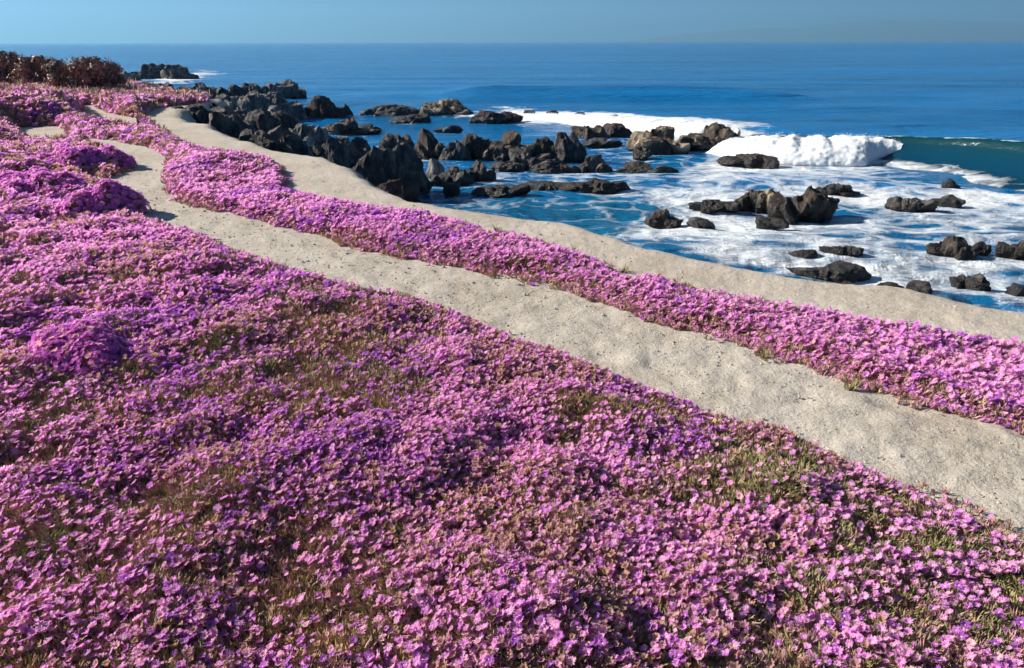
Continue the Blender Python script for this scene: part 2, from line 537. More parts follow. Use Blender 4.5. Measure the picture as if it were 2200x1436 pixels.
def polar_grid(a0, a1, na, r0, r1, nr, extra=()):
    ang = np.radians(np.concatenate([np.linspace(a0, a1, na), np.asarray(extra, float)]))
    rad = r0 * (r1 / r0) ** (np.arange(nr) / (nr - 1))
    A, Rr = np.meshgrid(ang, rad)
    x, y = np.sin(A) * Rr, np.cos(A) * Rr
    nA = len(ang)
    i = np.arange(nr - 1)[:, None] * nA + np.arange(nA - 1)[None, :]
    faces = np.stack([i, i + 1, i + 1 + nA, i + nA], -1).reshape(-1, 4)
    return x.ravel(), y.ravel(), faces, nA

# ground: one sheet, soil under the plants, falling away as a low rocky bluff to the sea bed
gx, gy, gf, nA = polar_grid(-46, 46, 360, 0.45, 90, 300, extra=np.linspace(50, 314, 60))
gb, gd = land_base(gx, gy)
gs = sand_sd(gx, gy)
gz = soil_z(gx, gy, gb, gs)
gz = gz + 0.35 * sstep(-0.9, -2.2, gb) * fbm(gx * 0.9, gy * 0.9, gz * 0.9, seed=9)
gz = gz - 0.22 * sstep(-0.45, -0.1, gd) * sstep(0.1, -0.15, gs)
ground = mesh_obj('ground', np.stack([gx, gy, gz], 1), gf[:, ::-1], M['soil'], smooth=True)
tag(ground, kind='structure')

FOOT = []
_fq = np.random.default_rng(505)
for _k in range(len(lower) - 6):
    for _j in range(9):
        _t = _fq.uniform(.15, .85); _a = unproject(*lower[min(_k, len(lower) - 8)], 0.0)
        _i = int(np.argmin([abs(u - lower[_k][0]) for u, v in upper])); _b = unproject(*upper[_i], 0.0)
        FOOT.append((_a[0] + (_b[0] - _a[0]) * _t + _fq.normal() * .3, _a[1] + (_b[1] - _a[1]) * _t + _fq.normal() * .3, _fq.uniform(0.5, 1.1) + 0.5, _fq.uniform(.005, .012)))

def footprints(x, y):
    h = np.zeros(len(x))
    for fx, fy, an, dp in FOOT:
        k = np.where((np.abs(x - fx) < .25) & (np.abs(y - fy) < .25))[0]
        if len(k) == 0:
            continue
        dx, dy = x[k] - fx, y[k] - fy
        u_, v_ = dx * math.cos(an) + dy * math.sin(an), -dx * math.sin(an) + dy * math.cos(an)
        q_ = (u_ / .055) ** 2 + (v_ / .13) ** 2
        h[k] += dp * (-np.exp(-q_) + 0.45 * np.exp(-(np.sqrt(q_) - 1.5) ** 2 * 4))
    return h

def sheet(name, cond, mat, zoff):
    x, y, f, _ = polar_grid(-46, 80, 620, 0.8, 48, 330)
    base, d = land_base(x, y)
    keep = cond(x, y, d)
    fk = f[keep[f].all(1)]
    used = np.unique(fk)
    remap = -np.ones(len(x), int); remap[used] = np.arange(len(used))
    xs, ys, bs = x[used], y[used], base[used]
    z = bs + zoff + 0.012 * fbm(xs * 3.0, ys * 3.0, seed=31, octv=3) + 0.006 * fbm(xs * 14, ys * 14, seed=33, octv=2) + (footprints(xs, ys) if name == 'footpath' else 0)
    o = mesh_obj(name, np.stack([xs, ys, z], 1), remap[fk][:, ::-1], mat, smooth=True)
    tag(o, kind='structure')
    return o

sheet('footpath', lambda x, y, d: poly_sd(x, y, path_poly) < 0.16, M['path'], 0.0)
sheet('coastal_sand', lambda x, y, d: (poly_sd(x, y, sand_poly) < 0.16) & (d < 0.42) & (poly_sd(x, y, path_poly) > 0.17), M['sand'], 0.004)
sheet('side_path', lambda x, y, d: (np.minimum(poly_sd(x, y, side_poly), poly_sd(x, y, side_poly2)) < 0.12) & (poly_sd(x, y, sand_poly) > 0.17), M['sand'], 0.003)

# ------------------------------------------------------------------ rocks
def ico(sub):
    bm = bmesh.new()
    bmesh.ops.create_icosphere(bm, subdivisions=sub, radius=1.0)
    v = np.array([p.co[:] for p in bm.verts]); f = np.array([[q.index for q in t.verts] for t in bm.faces])
    bm.free()
    return v, f
ICO = {s: ico(s) for s in (1, 2, 3, 4, 5)}

def lobe(r, sub, flat_top=0.4, n=12):
    d, f = ICO[sub]
    nr = r.normal(size=(n, 3)); nr[:, 2] *= 0.75
    nr /= np.linalg.norm(nr, axis=1)[:, None]
    off = r.uniform(0.58, 1.0, n)
    top = np.array([[r.normal() * 0.25, r.normal() * 0.25, 1.0]]); top /= np.linalg.norm(top)
    nr = np.vstack([nr, top, [[0, 0, -1]]]); off = np.append(off, [r.uniform(0.75, 1.0) - flat_top * 0.2, 1.0])
    dot = d @ nr.T
    rad = np.where(dot > 0.05, off / np.maximum(dot, 0.05), 9).min(1)
    return d * np.minimum(rad, 1.35)[:, None], f

def build_rock(seed, w, dp, h, style, detail):
    """rock of width w, depth dp and height h above the water, sunk below it; several angular blocks grown into one mass"""
    r = np.random.default_rng(seed)
    V, Fc, off = [], [], 0
    asp = w / max(h, 1e-3)
    if style == 'dome': n = 2
    elif style == 'slab': n = max(2, min(5, int(asp * 0.8)))
    elif style == 'peak': n = 4
    elif style == 'stack': n = max(5, min(10, int(asp * 3)))
    elif style == 'boulder': n = 1
    else: n = max(4, min(9, int(asp * 2.2 + 2)))
    for k in range(n):
        t = (k + 0.5) / n * 2 - 1 if n > 1 else 0.0
        if style == 'dome':
            c = (t * 0.12, r.uniform(-.1, .1)); s = (0.46, 0.46, 1.0 if k == 0 else 0.8); ft = 0.0
        elif style == 'boulder':
            c = (0, 0); s = (0.5, 0.5, 1.0); ft = 0.0
        elif style == 'slab':
            c = (t * 0.36, r.uniform(-.15, .15)); s = (0.62 / n + 0.14, 0.36, r.uniform(.6, 1.0)); ft = 1.0
        elif style == 'peak':
            hh = [1.0, 0.62, 0.5, 0.35][k]; c = ([0.0, -0.24, 0.22, 0.34][k], r.uniform(-.12, .12)); s = ([.26, .22, .24, .16][k], .36, hh); ft = 0
        elif style == 'stack':
            c = (t * 0.40, r.uniform(-.18, .18)); s = (0.55 / n + 0.09, r.uniform(.24, .36), r.uniform(.66, 1.0) * (1 - 0.30 * abs(t) ** 3)); ft = 0.6
        else:
            c = (t * 0.38 + r.uniform(-.05, .05), r.uniform(-.22, .22)); s = (r.uniform(.55, .95) / n + 0.12, r.uniform(.22, .38), r.uniform(.42, 1.0)); ft = 0.2
        if style not in ('boulder', 'dome', 'peak') and k == n // 2:
            s = (s[0], s[1], 1.0)
        v, f = lobe(r, detail, ft)
        a = r.uniform(0, 6.28)
        v = v @ np.array([[math.cos(a), -math.sin(a), 0], [math.sin(a), math.cos(a), 0], [0, 0, 1]]).T
        tilt = r.uniform(-.25, .25)
        v = v @ np.array([[math.cos(tilt), 0, -math.sin(tilt)], [0, 1, 0], [math.sin(tilt), 0, math.cos(tilt)]]).T
        hz = h * s[2]
        p = np.stack([v[:, 0] * s[0] * w + c[0] * w, v[:, 1] * s[1] * dp + c[1] * dp, v[:, 2] * hz * 0.72 + hz * 0.28], 1)
        V.append(p); Fc.append(f + off); off += len(p)
    V = np.vstack(V); Fc = np.vstack(Fc)
    L = max(0.35, min(w, h * 2.0))
    q = V / L
    sd = seed * 3 % 997
    nrm = V - np.array([0, 0, h * 0.2]); nrm = nrm / (np.linalg.norm(nrm, axis=1)[:, None] + 1e-6)
    k1 = 0.6 if style in ('dome', 'boulder') else 1.0
    amt = k1 * L * (0.12 * ridged(q[:, 0] * 2.6, q[:, 1] * 2.6, q[:, 2] * 1.3, sd, 3) + 0.075 * ridged(q[:, 0] * 7.5, q[:, 1] * 7.5, q[:, 2] * 3.2, sd + 5, 3))
    V = V + nrm * amt[:, None]
    top = np.percentile(V[:, 2], 99.7)
    V[:, 2] = np.where(V[:, 2] > 0, V[:, 2] * h / max(top, 1e-3), V[:, 2])
    return V, Fc

CARPET_LABEL = {}
ROCKS = [
    # x0, x1, top, base, style, colour, label
    (288, 372, 134, 168, 'crag', 'black', 'blocky dark rock on the far point, just right of the brown shrubs'),
    (350, 424, 136, 169, 'peak', 'black', 'far dark rock sloping down to a patch of white foam at the point'),
    (258, 300, 152, 172, 'crag', 'grey', 'low grey rock between the brown shrubs and the far point'),
    (246, 330, 170, 202, 'slab', 'grey', 'pale lilac-grey boulder beside the foot of the brown shrub'),
    (318, 400, 176, 214, 'crag', 'grey', 'grey boulder behind the last pink flowers, next to the sand spit'),
    (385, 470, 176, 210, 'crag', 'grey', 'rounded grey boulder just above the narrow sand spit'),
    (445, 545, 182, 226, 'crag', 'black', 'dark craggy rock right behind the tip of the sand spit'),
    (560, 655, 168, 212, 'stack', 'grey', 'dark jagged rock with a square crown on the far shore'),
    (518, 580, 176, 214, 'crag', 'black', 'small dark crag left of the square-crowned jagged rock'),
    (525, 640, 192, 262, 'stack', 'grey', 'tall grey pinnacle with a pale left face among the shore rocks'),
    (384, 520, 224, 300, 'crag', 'black', 'long dark rock slope in shade, beside the bend of the coastal sand'),
    (470, 640, 232, 330, 'crag', 'black', 'massive dark shaded rock below the grey pinnacle, against the sand'),
    (585, 700, 262, 330, 'crag', 'grey', 'dark rock heap topped with small pale stones, near the sand'),
    (660, 745, 202, 258, 'peak', 'maroon', 'reddish-brown pinnacle right of the grey pinnacle'),
    (735, 760, 222, 252, 'peak', 'black', 'small black spike beside the reddish-brown pinnacle'),
    (690, 822, 254, 290, 'crag', 'brown', 'dark rock sloping right to the water below the reddish pinnacle'),
    (612, 642, 272, 298, 'peak', 'pale', 'bright whitish stone lying on the dark shore rocks'),
    (586, 618, 286, 306, 'peak', 'pale', 'smaller pale stone left of the bright whitish one'),
    (655, 676, 286, 304, 'peak', 'pale', 'small pale stone right of the bright whitish one'),
    (690, 745, 290, 328, 'slab', 'grey', 'low bluish-grey ledge between the dark rocks and the big boulder'),
    (722, 800, 290, 372, 'crag', 'black', 'jagged dark rock leaning on the left of the big boulder'),
    (770, 925, 302, 425, 'crag', 'black', 'biggest dark boulder, standing right against the coastal sand'),
    (886, 968, 274, 345, 'peak', 'brown', 'brown-topped pointed boulder behind the biggest dark boulder'),
    (915, 952, 336, 386, 'boulder', 'grey', 'pale grey-faced boulder at the right foot of the biggest boulder'),
    (930, 1010, 360, 400, 'crag', 'black', 'dark rock with a pale rim, right of the pale-faced boulder'),
    (820, 895, 380, 432, 'slab', 'maroon', 'low brown rock at the water edge under the biggest boulder'),
    (945, 1000, 388, 420, 'boulder', 'maroon', 'small maroon rock alone in the blue inlet near the sand'),
    (1000, 1064, 345, 392, 'peak', 'black', 'pointed black rock at the near end of the reef'),
    (776, 900, 222, 252, 'slab', 'black', 'long low black rock on the far side of the still water'),
    (850, 925, 244, 264, 'slab', 'black', 'low dark ledge in front of the tan-streaked far rock'),
    (898, 1016, 212, 252, 'crag', 'tan', 'dark far rock with a tan streak and a raised right ridge'),
    (1014, 1118, 236, 266, 'slab', 'maroon', 'low dark maroon rock at the left end of the white surf line'),
    (975, 1060, 285, 345, 'crag', 'black', 'dark reef crag with pale vertical streaks, right of the brown pointed boulder'),
    (1045, 1140, 282, 350, 'crag', 'brown', 'brown reef crag in the middle of the reef'),
    (1120, 1200, 292, 345, 'crag', 'brown', 'tan-flecked reef crag right of the middle of the reef'),
    (1185, 1250, 280, 348, 'crag', 'black', 'dark upright reef crag where the reef meets blue water'),
    (1225, 1305, 268, 305, 'crag', 'brown', 'dark brown rock left of the round maroon one at the surf'),
    (1292, 1362, 262, 300, 'dome', 'maroon', 'round smooth maroon rock against the white surf'),
    (1352, 1470, 272, 334, 'crag', 'tan', 'broad tan-faced outcrop left half of the surf-line rocks'),
    (1455, 1588, 264, 328, 'crag', 'brown', 'dark jagged outcrop at the end of the surf-line rocks, beside the breaking wave'),
    (1360, 1400, 322, 344, 'boulder', 'maroon', 'small reddish rock at the foot of the tan-faced outcrop'),
    (1140, 1245, 342, 378, 'slab', 'black', 'left part of the long black shelf in front of the reef'),
    (1235, 1310, 332, 376, 'peak', 'black', 'hump-backed black rock on the long shelf'),
    (1320, 1400, 348, 378, 'slab', 'brown', 'right end of the long black shelf, low in the water'),
    (1392, 1452, 354, 380, 'slab', 'black', 'small flat dark rock where the blue inlet meets the foam'),
    (1030, 1120, 396, 424, 'slab', 'maroon', 'low dark maroon slab in the inlet near the sand'),
    (1110, 1240, 390, 412, 'slab', 'black', 'thin dark ridge just above the inlet water'),
    (1228, 1345, 382, 416, 'slab', 'maroon', 'reddish-black slab at the right end of the inlet ridge'),
    (1555, 1668, 331, 356, 'slab', 'maroon', 'flat dark rock awash just below the breaking wave'),
    (1590, 1680, 402, 452, 'stack', 'tan', 'upright tan-and-black columned rock, left half of the largest rock in the foam'),
    (1648, 1790, 402, 472, 'stack', 'brown', 'columned brown rock, right half of the largest rock in the foam'),
    (1742, 1842, 394, 424, 'peak', 'black', 'dark rock behind the right shoulder of the columned rock'),
    (1484, 1582, 429, 453, 'slab', 'black', 'thin black slab left of the columned rock'),
    (1380, 1462, 450, 490, 'peak', 'black', 'dark peaked rock in the foam nearest the blue inlet'),
    (1472, 1542, 466, 493, 'dome', 'black', 'small dark hump right of the peaked rock in the foam'),
    (1628, 1684, 468, 491, 'slab', 'black', 'small dark rock below the columned rock'),
    (1904, 1996, 425, 457, 'crag', 'black', 'black double-humped rock in the foam right of the columned rock'),
    (2018, 2058, 386, 413, 'peak', 'black', 'small pointed rock at the upper edge of the foam, nearest the green wave'),
    (2010, 2066, 420, 446, 'slab', 'black', 'small dark rock below the pointed one near the green wave'),
    (1998, 2086, 505, 557, 'peak', 'brown', 'tall dark pyramid rock in the foam near the picture edge'),
    (2088, 2128, 520, 549, 'dome', 'black', 'small black hump beside the dark pyramid rock'),
    (2138, 2260, 514, 562, 'crag', 'brown', 'brown rock cut by the picture edge beside the dark pyramid rock'),
    (1702, 1762, 537, 562, 'dome', 'black', 'small dark rock left of the holed rock near the sand'),
    (1762, 1846, 528, 558, 'slab', 'black', 'dark rock with a white fleck above the wet black boulder'),
    (1718, 1846, 565, 608, 'slab', 'black', 'long wet black boulder at the edge of the coastal sand'),
    (1808, 1836, 607, 624, 'boulder', 'black', 'tiny dark rock touching the coastal sand'),
    (1884, 1938, 604, 628, 'slab', 'black', 'dark rock peeping over the sand edge right of the tiny one'),
    (1942, 1998, 606, 640, 'dome', 'black', 'dark boulder behind the sand edge, nearest the lower surf'),
    (2048, 2118, 588, 626, 'crag', 'black', 'jagged dark rock in the lower surf near the picture edge'),
    (2158, 2215, 610, 642, 'dome', 'black', 'dark rock at the picture edge just above the sand'),
    (420, 560, 238, 322, 'crag', 'black', 'dark shaded rock shoulder low against the sand, between the long slope and the massive rock'),
    (610, 735, 300, 350, 'crag', 'black', 'flat-topped dark rocks along the sand left of the jagged leaning rock'),
    (366, 482, 219, 270, 'crag', 'black', 'dark ledge against the bluff at the inner bend of the coastal sand'),
    (440, 560, 234, 306, 'crag', 'black', 'dark blocky rock against the bluff beside the upper coastal sand'),
    (530, 650, 262, 334, 'crag', 'black', 'dark sloping rock against the bluff below the pale stones'),
    (560, 630, 222, 275, 'crag', 'grey', 'greyish rock apron in front of the tall grey pinnacle'),
    (470, 545, 200, 245, 'crag', 'grey', 'grey rounded crag left of the tall grey pinnacle'),
    (820, 890, 286, 330, 'crag', 'black', 'dark crag whose top shows behind the biggest dark boulder'),
    (955, 1010, 300, 350, 'crag', 'black', 'narrow dark crag between the brown pointed boulder and the reef'),
    (1060, 1180, 320, 372, 'crag', 'black', 'dark low rocks along the near foot of the reef'),
    (1250, 1330, 296, 318, 'slab', 'black', 'flat dark ledge below the round maroon rock'),
    (1120, 1150, 236, 247, 'boulder', 'black', 'first small dark tip poking through the white surf line'),
    (1172, 1200, 236, 248, 'boulder', 'black', 'second small dark tip in the white surf line'),
    (1232, 1262, 240, 251, 'boulder', 'black', 'third small dark tip in the white surf line, before the round maroon rock'),
    (1308, 1330, 246, 256, 'boulder', 'black', 'last small dark tip in the white surf line, behind the round maroon rock'),
    (940, 985, 268, 284, 'slab', 'black', 'small dark ledge in the still water behind the brown pointed boulder'),
]
rock_xy = []
for i, (x0, x1, yt, yb, style, colr, lab) in enumerate(ROCKS):
    on = 0.0
    if colr == 'pale':
        on = 1.15                                        # stones lying on other rocks
    if 'against the bluff' in lab:
        on = 3.05                                        # standing on the slope of the bluff
    bx, by = unproject((x0 + x1) / 2, yb, SEA_Z + on)
    depth = by * math.cos(PITCH) + (CAM_H - SEA_Z) * math.sin(PITCH)
    w = (x1 - x0) / F * depth
    h = height_at(yt, by) - SEA_Z - on
    dp = {'slab': 0.62, 'dome': 0.9, 'boulder': 0.9, 'peak': 0.8, 'stack': 0.75, 'crag': 0.75}[style] * w
    dp = min(dp, 4.5)
    ln = math.hypot(bx, by)
    cx, cy = bx + bx / ln * dp * 0.40, by + by / ln * dp * 0.40
    h = height_at(yt, cy) - SEA_Z - on
    det = 4 if (x1 - x0) > 70 else 3
    V, Fc = build_rock(i * 7 + 5, w * 0.92, dp * 0.92, max(h * 0.93, 0.12), style, det)
    if on > 1.5:
        V[:, 2] = np.where(V[:, 2] < 0.1, (V[:, 2] - 0.1) * 5 + 0.1, V[:, 2])
    a = -math.atan2(bx, by)
    ca, sa = math.cos(a), math.sin(a)
    V = np.stack([V[:, 0] * ca - V[:, 1] * sa, V[:, 0] * sa + V[:, 1] * ca, V[:, 2]], 1)
    o = mesh_obj('rock', V, Fc, M['rock_' + colr])
    o.location = (cx, cy, SEA_Z + on - (0.05 if on else 0.0))
    tag(o, lab, 'rock', 'rocks along the shore')
    rock_xy.append((cx, cy, max(w, dp) * 0.5))

# ------------------------------------------------------------------ sea
surf = [unproject(u, v, SEA_Z) for u, v in [(1290, 520), (1330, 470), (1370, 425), (1440, 395), (1470, 350), (1540, 330), (1600, 315), (1900, 340), (1990, 375),
                                            (2080, 400), (2230, 425), (2600, 470), (2600, 760), (2200, 700), (1700, 610)]]
surf2 = [unproject(u, v, SEA_Z) for u, v in [(985, 250), (1080, 232), (1350, 244), (1500, 258), (1620, 268), (1660, 300), (1590, 318), (1350, 290), (1200, 266), (1060, 262)]]
surf3 = [unproject(u, v, SEA_Z) for u, v in [(330, 168), (440, 150), (450, 158), (390, 178), (330, 180)]]
surf4 = [unproject(u, v, SEA_Z) for u, v in [(990, 196), (1005, 186), (1070, 190), (1060, 200)]]
inlet = [unproject(u, v, SEA_Z) for u, v in [(960, 400), (1360, 380), (1450, 350), (1440, 400), (1380, 440), (1330, 520), (1100, 470), (950, 440)]]

sx, sy, sf, snA = polar_grid(-62, 62, 520, 5.0, 14000, 430, extra=(66, 72, 80, 95))
sr = np.hypot(sx, sy)
amp = np.clip((260 - sr) / 200, 0, 1)
sz = np.full_like(sx, SEA_Z)
for lam, dx_, am in ((13.0, 0.15, 0.11), (8.0, -0.25, 0.07), (5.0, 0.4, 0.04)):
    dn = math.hypot(dx_, 1)
    ph = (sx * dx_ + sy) / dn * 6.283 / lam + 1.8 * fbm(sx / lam * 0.5, sy / lam * 0.5, seed=int(lam))
    sz += am * amp * np.sin(ph) * np.clip(1.2 - sr * 0.02 * 6.283 / lam / 3, 0, 1)
# chop
sz += 0.10 * fbm(sx * 0.9, sy * 1.1, seed=41, octv=4) * np.clip((60 - sr) / 40, 0, 1)
# the distant swell
swx0, swy0 = unproject(960, 205, SEA_Z); swx1, swy1 = unproject(1720, 210, SEA_Z)
t = (sx - swx0) / (swx1 - swx0)
dline = sy - (swy0 + (swy1 - swy0) * t) - 2.0 * np.sin(t * 5)
sz += 0.95 * np.exp(-np.where(dline < 0, (dline / 3.0) ** 2, (dline / 7.0) ** 2)) * sstep(-0.08, 0.15, t) * (1 - sstep(0.82, 1.1, t))
foam = np.zeros_like(sx)
near = sr < 260
nx, ny = sx[near], sy[near]
def zone(poly, soft, level):
    d = poly_sd(nx, ny, poly) + soft * 0.9 * fbm(nx * 0.35, ny * 0.35, seed=55, octv=3)
    return level * sstep(soft, -soft, d)
fz = np.maximum.reduce([zone(surf, 1.6, 0.615), zone(surf2, 2.2, 1.05), zone(surf3, 5.0, 0.95), zone(surf4, 3.0, 0.75)])
rk = np.zeros_like(nx)
for (cx, cy, rr) in rock_xy:
    d = np.hypot(nx - cx, ny - cy) - rr
    rk = np.maximum(rk, np.exp(-np.clip(d, 0, None) / (0.55 + 0.3 * rr)))
fz = fz + 0.34 * fbm(nx * 0.16, ny * 0.42, seed=77, octv=4, gain=0.6) * np.clip(fz * 2, 0, 1)
fz = np.maximum(fz, 0.32 * np.clip((70 - np.hypot(nx, ny)) / 40, 0, 1)) * 1.0 + 0.26 * rk * (0.6 + 0.8 * vnoise(nx * 0.4, ny * 0.4, seed=12))
foam[near] = np.clip(fz, 0, 1.1) * np.clip((260 - sr[near]) / 60, 0, 1)
teal = np.zeros_like(sx)
teal[near] = 0.7 * sstep(3.0, -2.0, poly_sd(nx, ny, inlet)) + 0.5 * sstep(4, -2, poly_sd(nx, ny, surf))
sz[near] += 0.10 * np.clip(fz - 0.45, 0, 1) * (0.5 + fbm(nx * 1.4, ny * 1.4, seed=13, octv=4))
sea = mesh_obj('sea', np.stack([sx, sy, sz], 1), sf[:, ::-1], M['sea'], smooth=True)
set_attr(sea, 'foam', foam); set_attr(sea, 'teal', np.clip(teal, 0, 1))
tag(sea, kind='structure')

# ------------------------------------------------------------------ breaking waves
def wave(name, toe_px, crest_px, label, white_range, with_face, seed, group=None):
    P = np.array([unproject(u, v, SEA_Z) for u, v in toe_px])
    H = np.array([height_at(c, p[1] + 0.9) - SEA_Z for c, p in zip(crest_px, P)])
    seg = np.concatenate([[0], np.cumsum(np.linalg.norm(np.diff(P, axis=0), axis=1))])
    n = int(seg[-1] / 0.06) + 2
    s = np.linspace(0, seg[-1], n)
    X = np.interp(s, seg, P[:, 0]); Y = np.interp(s, seg, P[:, 1]); Hh = np.interp(s, seg, H)
    ker = np.ones(45) / 45
    pad = lambda q: np.convolve(np.concatenate([np.full(22, q[0]), q, np.full(22, q[-1])]), ker, 'valid')
    X, Y, Hh = pad(X), pad(Y), pad(Hh)
    tx, ty = np.gradient(X), np.gradient(Y)
    ln = np.hypot(tx, ty); bxn, byn = -ty / ln, tx / ln                # normal pointing out to sea
    flip = np.sign(byn); bxn, byn = bxn * flip, byn * flip
    root = empty(name, (float(X[n // 2]), float(Y[n // 2]), SEA_Z))
    ox, oy = root.location.x, root.location.y
    if with_face:
        prof = np.array([(-2.6, -0.12), (-1.9, 0.0), (-1.3, 0.05), (-0.85, 0.15), (-0.5, 0.32), (-0.25, 0.52), (-0.06, 0.72), (0.05, 0.88), (0.12, 0.965), (0.28, 1.0), (0.6, 0.985),
                         (1.1, 0.92), (1.9, 0.77), (3.0, 0.52), (4.4, 0.26), (6.0, 0.06), (7.5, -0.15)])
        tt = np.linspace(0, len(prof) - 1, 60)
        pd, pz = np.interp(tt, range(len(prof)), prof[:, 0]), np.interp(tt, range(len(prof)), prof[:, 1])
        D = pd[None, :] * np.clip(Hh, 0.5, 2)[:, None] * 0.8
        Z = pz[None, :] * Hh[:, None]
        fade = (sstep(0, 1.5, s) * sstep(s[-1], s[-1] - 2.5, s))[:, None]
        wob = fbm((X[:, None] + D * 0) * 0.9, (Y[:, None] + D) * 0.9, seed=seed, octv=4)
        Z = Z * fade - 0.25 * (1 - fade) + 0.06 * wob
        VX = X[:, None] + bxn[:, None] * D; VY = Y[:, None] + byn[:, None] * (D + 0.12 * wob)
        m = len(pd)
        idx = np.arange(n - 1)[:, None] * m + np.arange(m - 1)[None, :]
        fc = np.stack([idx, idx + m, idx + m + 1, idx + 1], -1).reshape(-1, 4)
        fo = mesh_obj('wave_face', np.stack([VX - ox, VY - oy, Z], -1).reshape(-1, 3), fc, M['wave'], root, smooth=True)
        crest = np.exp(-((tt - 9.5) / 1.2) ** 2)[None, :] * (0.55 + 0.35 * vnoise(s * 1.2, s * 0, seed=seed + 3))[:, None]
        toe = sstep(4.5, 1.0, tt)[None, :] * (0.55 + 0.25 * vnoise(s * 0.7, s * 0 + 4, seed=seed + 4))[:, None]
        set_attr(fo, 'foam', np.clip(np.maximum(crest, toe), 0, 1).ravel())
        set_attr(fo, 'teal', np.clip(sstep(3, 8, tt)[None, :] * np.ones((n, 1)), 0, 1).ravel())
    a, b = white_range
    k = (s >= a * s[-1]) & (s <= b * s[-1])
    sN, XN, YN, HN, bx_, by_ = s[k], X[k], Y[k], Hh[k], bxn[k], byn[k]
    e = (0.82 + 0.18 * sstep(0, 4.5, sN - sN[0])) * sstep(0, 0.8, sN - sN[0]) * np.clip(sstep(-2.5, 1.6, sN[-1] - sN) + 0.08 * vnoise(sN * 2.5, sN * 0, seed=seed), 0, 1.1)
    na = 80
    th = np.linspace(-0.15, math.pi + 0.1, na)
    cx_ = -np.cos(th); cz_ = np.sin(th)
    depth = np.where(cx_ < 0, 2.3, 1.0)
    D = (cx_ * depth)[None, :] * ((0.55 + 0.55 * HN) * (0.12 + 0.88 * sstep(0, 3.0, sN[-1] - sN)))[:, None] - 0.05
    Z = np.sign(cz_)[None, :] * np.where(cx_ < 0, np.abs(cz_) ** 1.25, np.abs(cz_) ** 0.75)[None, :] * (HN * e)[:, None] * 1.02
    ax = XN[:, None] + bx_[:, None] * D; ay = YN[:, None] + by_[:, None] * D
    lump = fbm(ax * 1.3, ay * 1.3, Z * 1.3, seed + 11, 5, 0.6)
    lump2 = 1 - np.abs(fbm(ax * 2.6, ay * 2.6, Z * 2.6, seed + 19, 3, 0.55)) * 2
    am_ = (0.13 * HN + 0.06)[:, None] * (0.4 + 0.6 * e)[:, None]
    rr = lump * 0.45 + 0.36 * fbm(ax * 6, ay * 6, Z * 3, seed + 29, 5, 0.66)
    ax = ax + bx_[:, None] * cx_[None, :] * rr * am_ * 1.3
    ay = ay + by_[:, None] * cx_[None, :] * rr * am_ * 1.3
    Z = Z + np.clip(cz_, 0, 1)[None, :] * rr * am_ * 1.1
    m = na; nn = len(sN)
    idx = np.arange(nn - 1)[:, None] * m + np.arange(m - 1)[None, :]
    fc = np.stack([idx, idx + m, idx + m + 1, idx + 1], -1).reshape(-1, 4)
    mesh_obj('whitewater', np.stack([ax - ox, ay - oy, Z], -1).reshape(-1, 3), fc, M['foam'], root, smooth=True)
    # spray thrown off the crest: small foam clots
    r = np.random.default_rng(seed + 90)
    dv, df = ICO[1]
    VV, FF, of = [], [], 0
    for q in range(int(s[-1] * (b - a) * 260)):
        j = r.integers(0, nn)
        sz_ = r.uniform(0.005, 0.018)
        dd = r.normal() * 0.35 + 0.1
        zz = HN[j] * e[j] * (0.90 + abs(r.normal()) * 0.10)
        VV.append(dv * sz_ * r.uniform(.6, 1.3, 3) + [XN[j] + bx_[j] * dd - ox, YN[j] + by_[j] * dd - oy, zz]); FF.append(df + of); of += len(dv)
    sp = mesh_obj('spray', np.vstack(VV), np.vstack(FF), M['foam'], root)
    sp['kind'] = 'stuff'
    tag(root, label, 'wave', group)
    return root

_w = np.array([unproject(u, v, SEA_Z) for u, v in [(1560, 322), (1640, 333), (1750, 339), (1880, 340), (1960, 348), (2060, 362), (2200, 385), (2420, 425), (2800, 500), (3300, 600)]])
_sg = np.concatenate([[0], np.cumsum(np.linalg.norm(np.diff(_w, axis=0), axis=1))])
WHITE_END = 0.475 * _sg[7] / _sg[9]
wave('breaking_wave', [(1560, 322), (1640, 333), (1750, 339), (1880, 340), (1960, 348), (2060, 362), (2200, 385), (2420, 425), (2800, 500), (3300, 600)],
     [287, 287, 291, 292, 290, 295, 304, 320, 352, 410], 'breaking wave with white tumbling foam and a smooth green shoulder', (0.0, WHITE_END), True, 5)
wave('surf_line', [(1070, 252), (1200, 258), (1350, 272), (1480, 286), (1600, 300)], [242, 243, 250, 260, 272],
     'long low line of white surf breaking behind the reef rocks', (0.0, 1.0), False, 25)

# ------------------------------------------------------------------ far hills across the bay
def ridge_hill(pts, dist, seed):
    us = np.linspace(pts[0][0], pts[-1][0], 160)
    tops = np.interp(us, [p[0] for p in pts], [p[1] for p in pts])
    V, Fc = [], []
    nz = 7
    for i, (u, tp) in enumerate(zip(us, tops)):
        x = (u - 1100) / F * dist / math.cos(PITCH) * 0.935
        h = max(height_at(tp, dist) - SEA_Z, 2) * (1 + 0.05 * float(fbm(np.array([u * 0.02]), np.array([0.0]), seed=seed)[0]))
        for k in range(nz):
            q = k / (nz - 1)
            V.append((x, dist + (q - 0.5) * 1600, SEA_Z - 2 + (h + 2) * (1 - abs(2 * q - 1)) ** 0.8))
    for i in range(len(us) - 1):
        for k in range(nz - 1):
            a = i * nz + k
            Fc.append((a, a + nz, a + nz + 1, a + 1))
    return V, Fc
hm, hnt, hout = new_mat('hill_scrub')
principled(hnt, hout, ramp(hnt, noise_n(hnt, 0.004, 5, 0.6, position(hnt)), [(0.3, (0.05, 0.06, 0.04)), (0.7, (0.12, 0.11, 0.08))]), 0.95, spec=0.1)
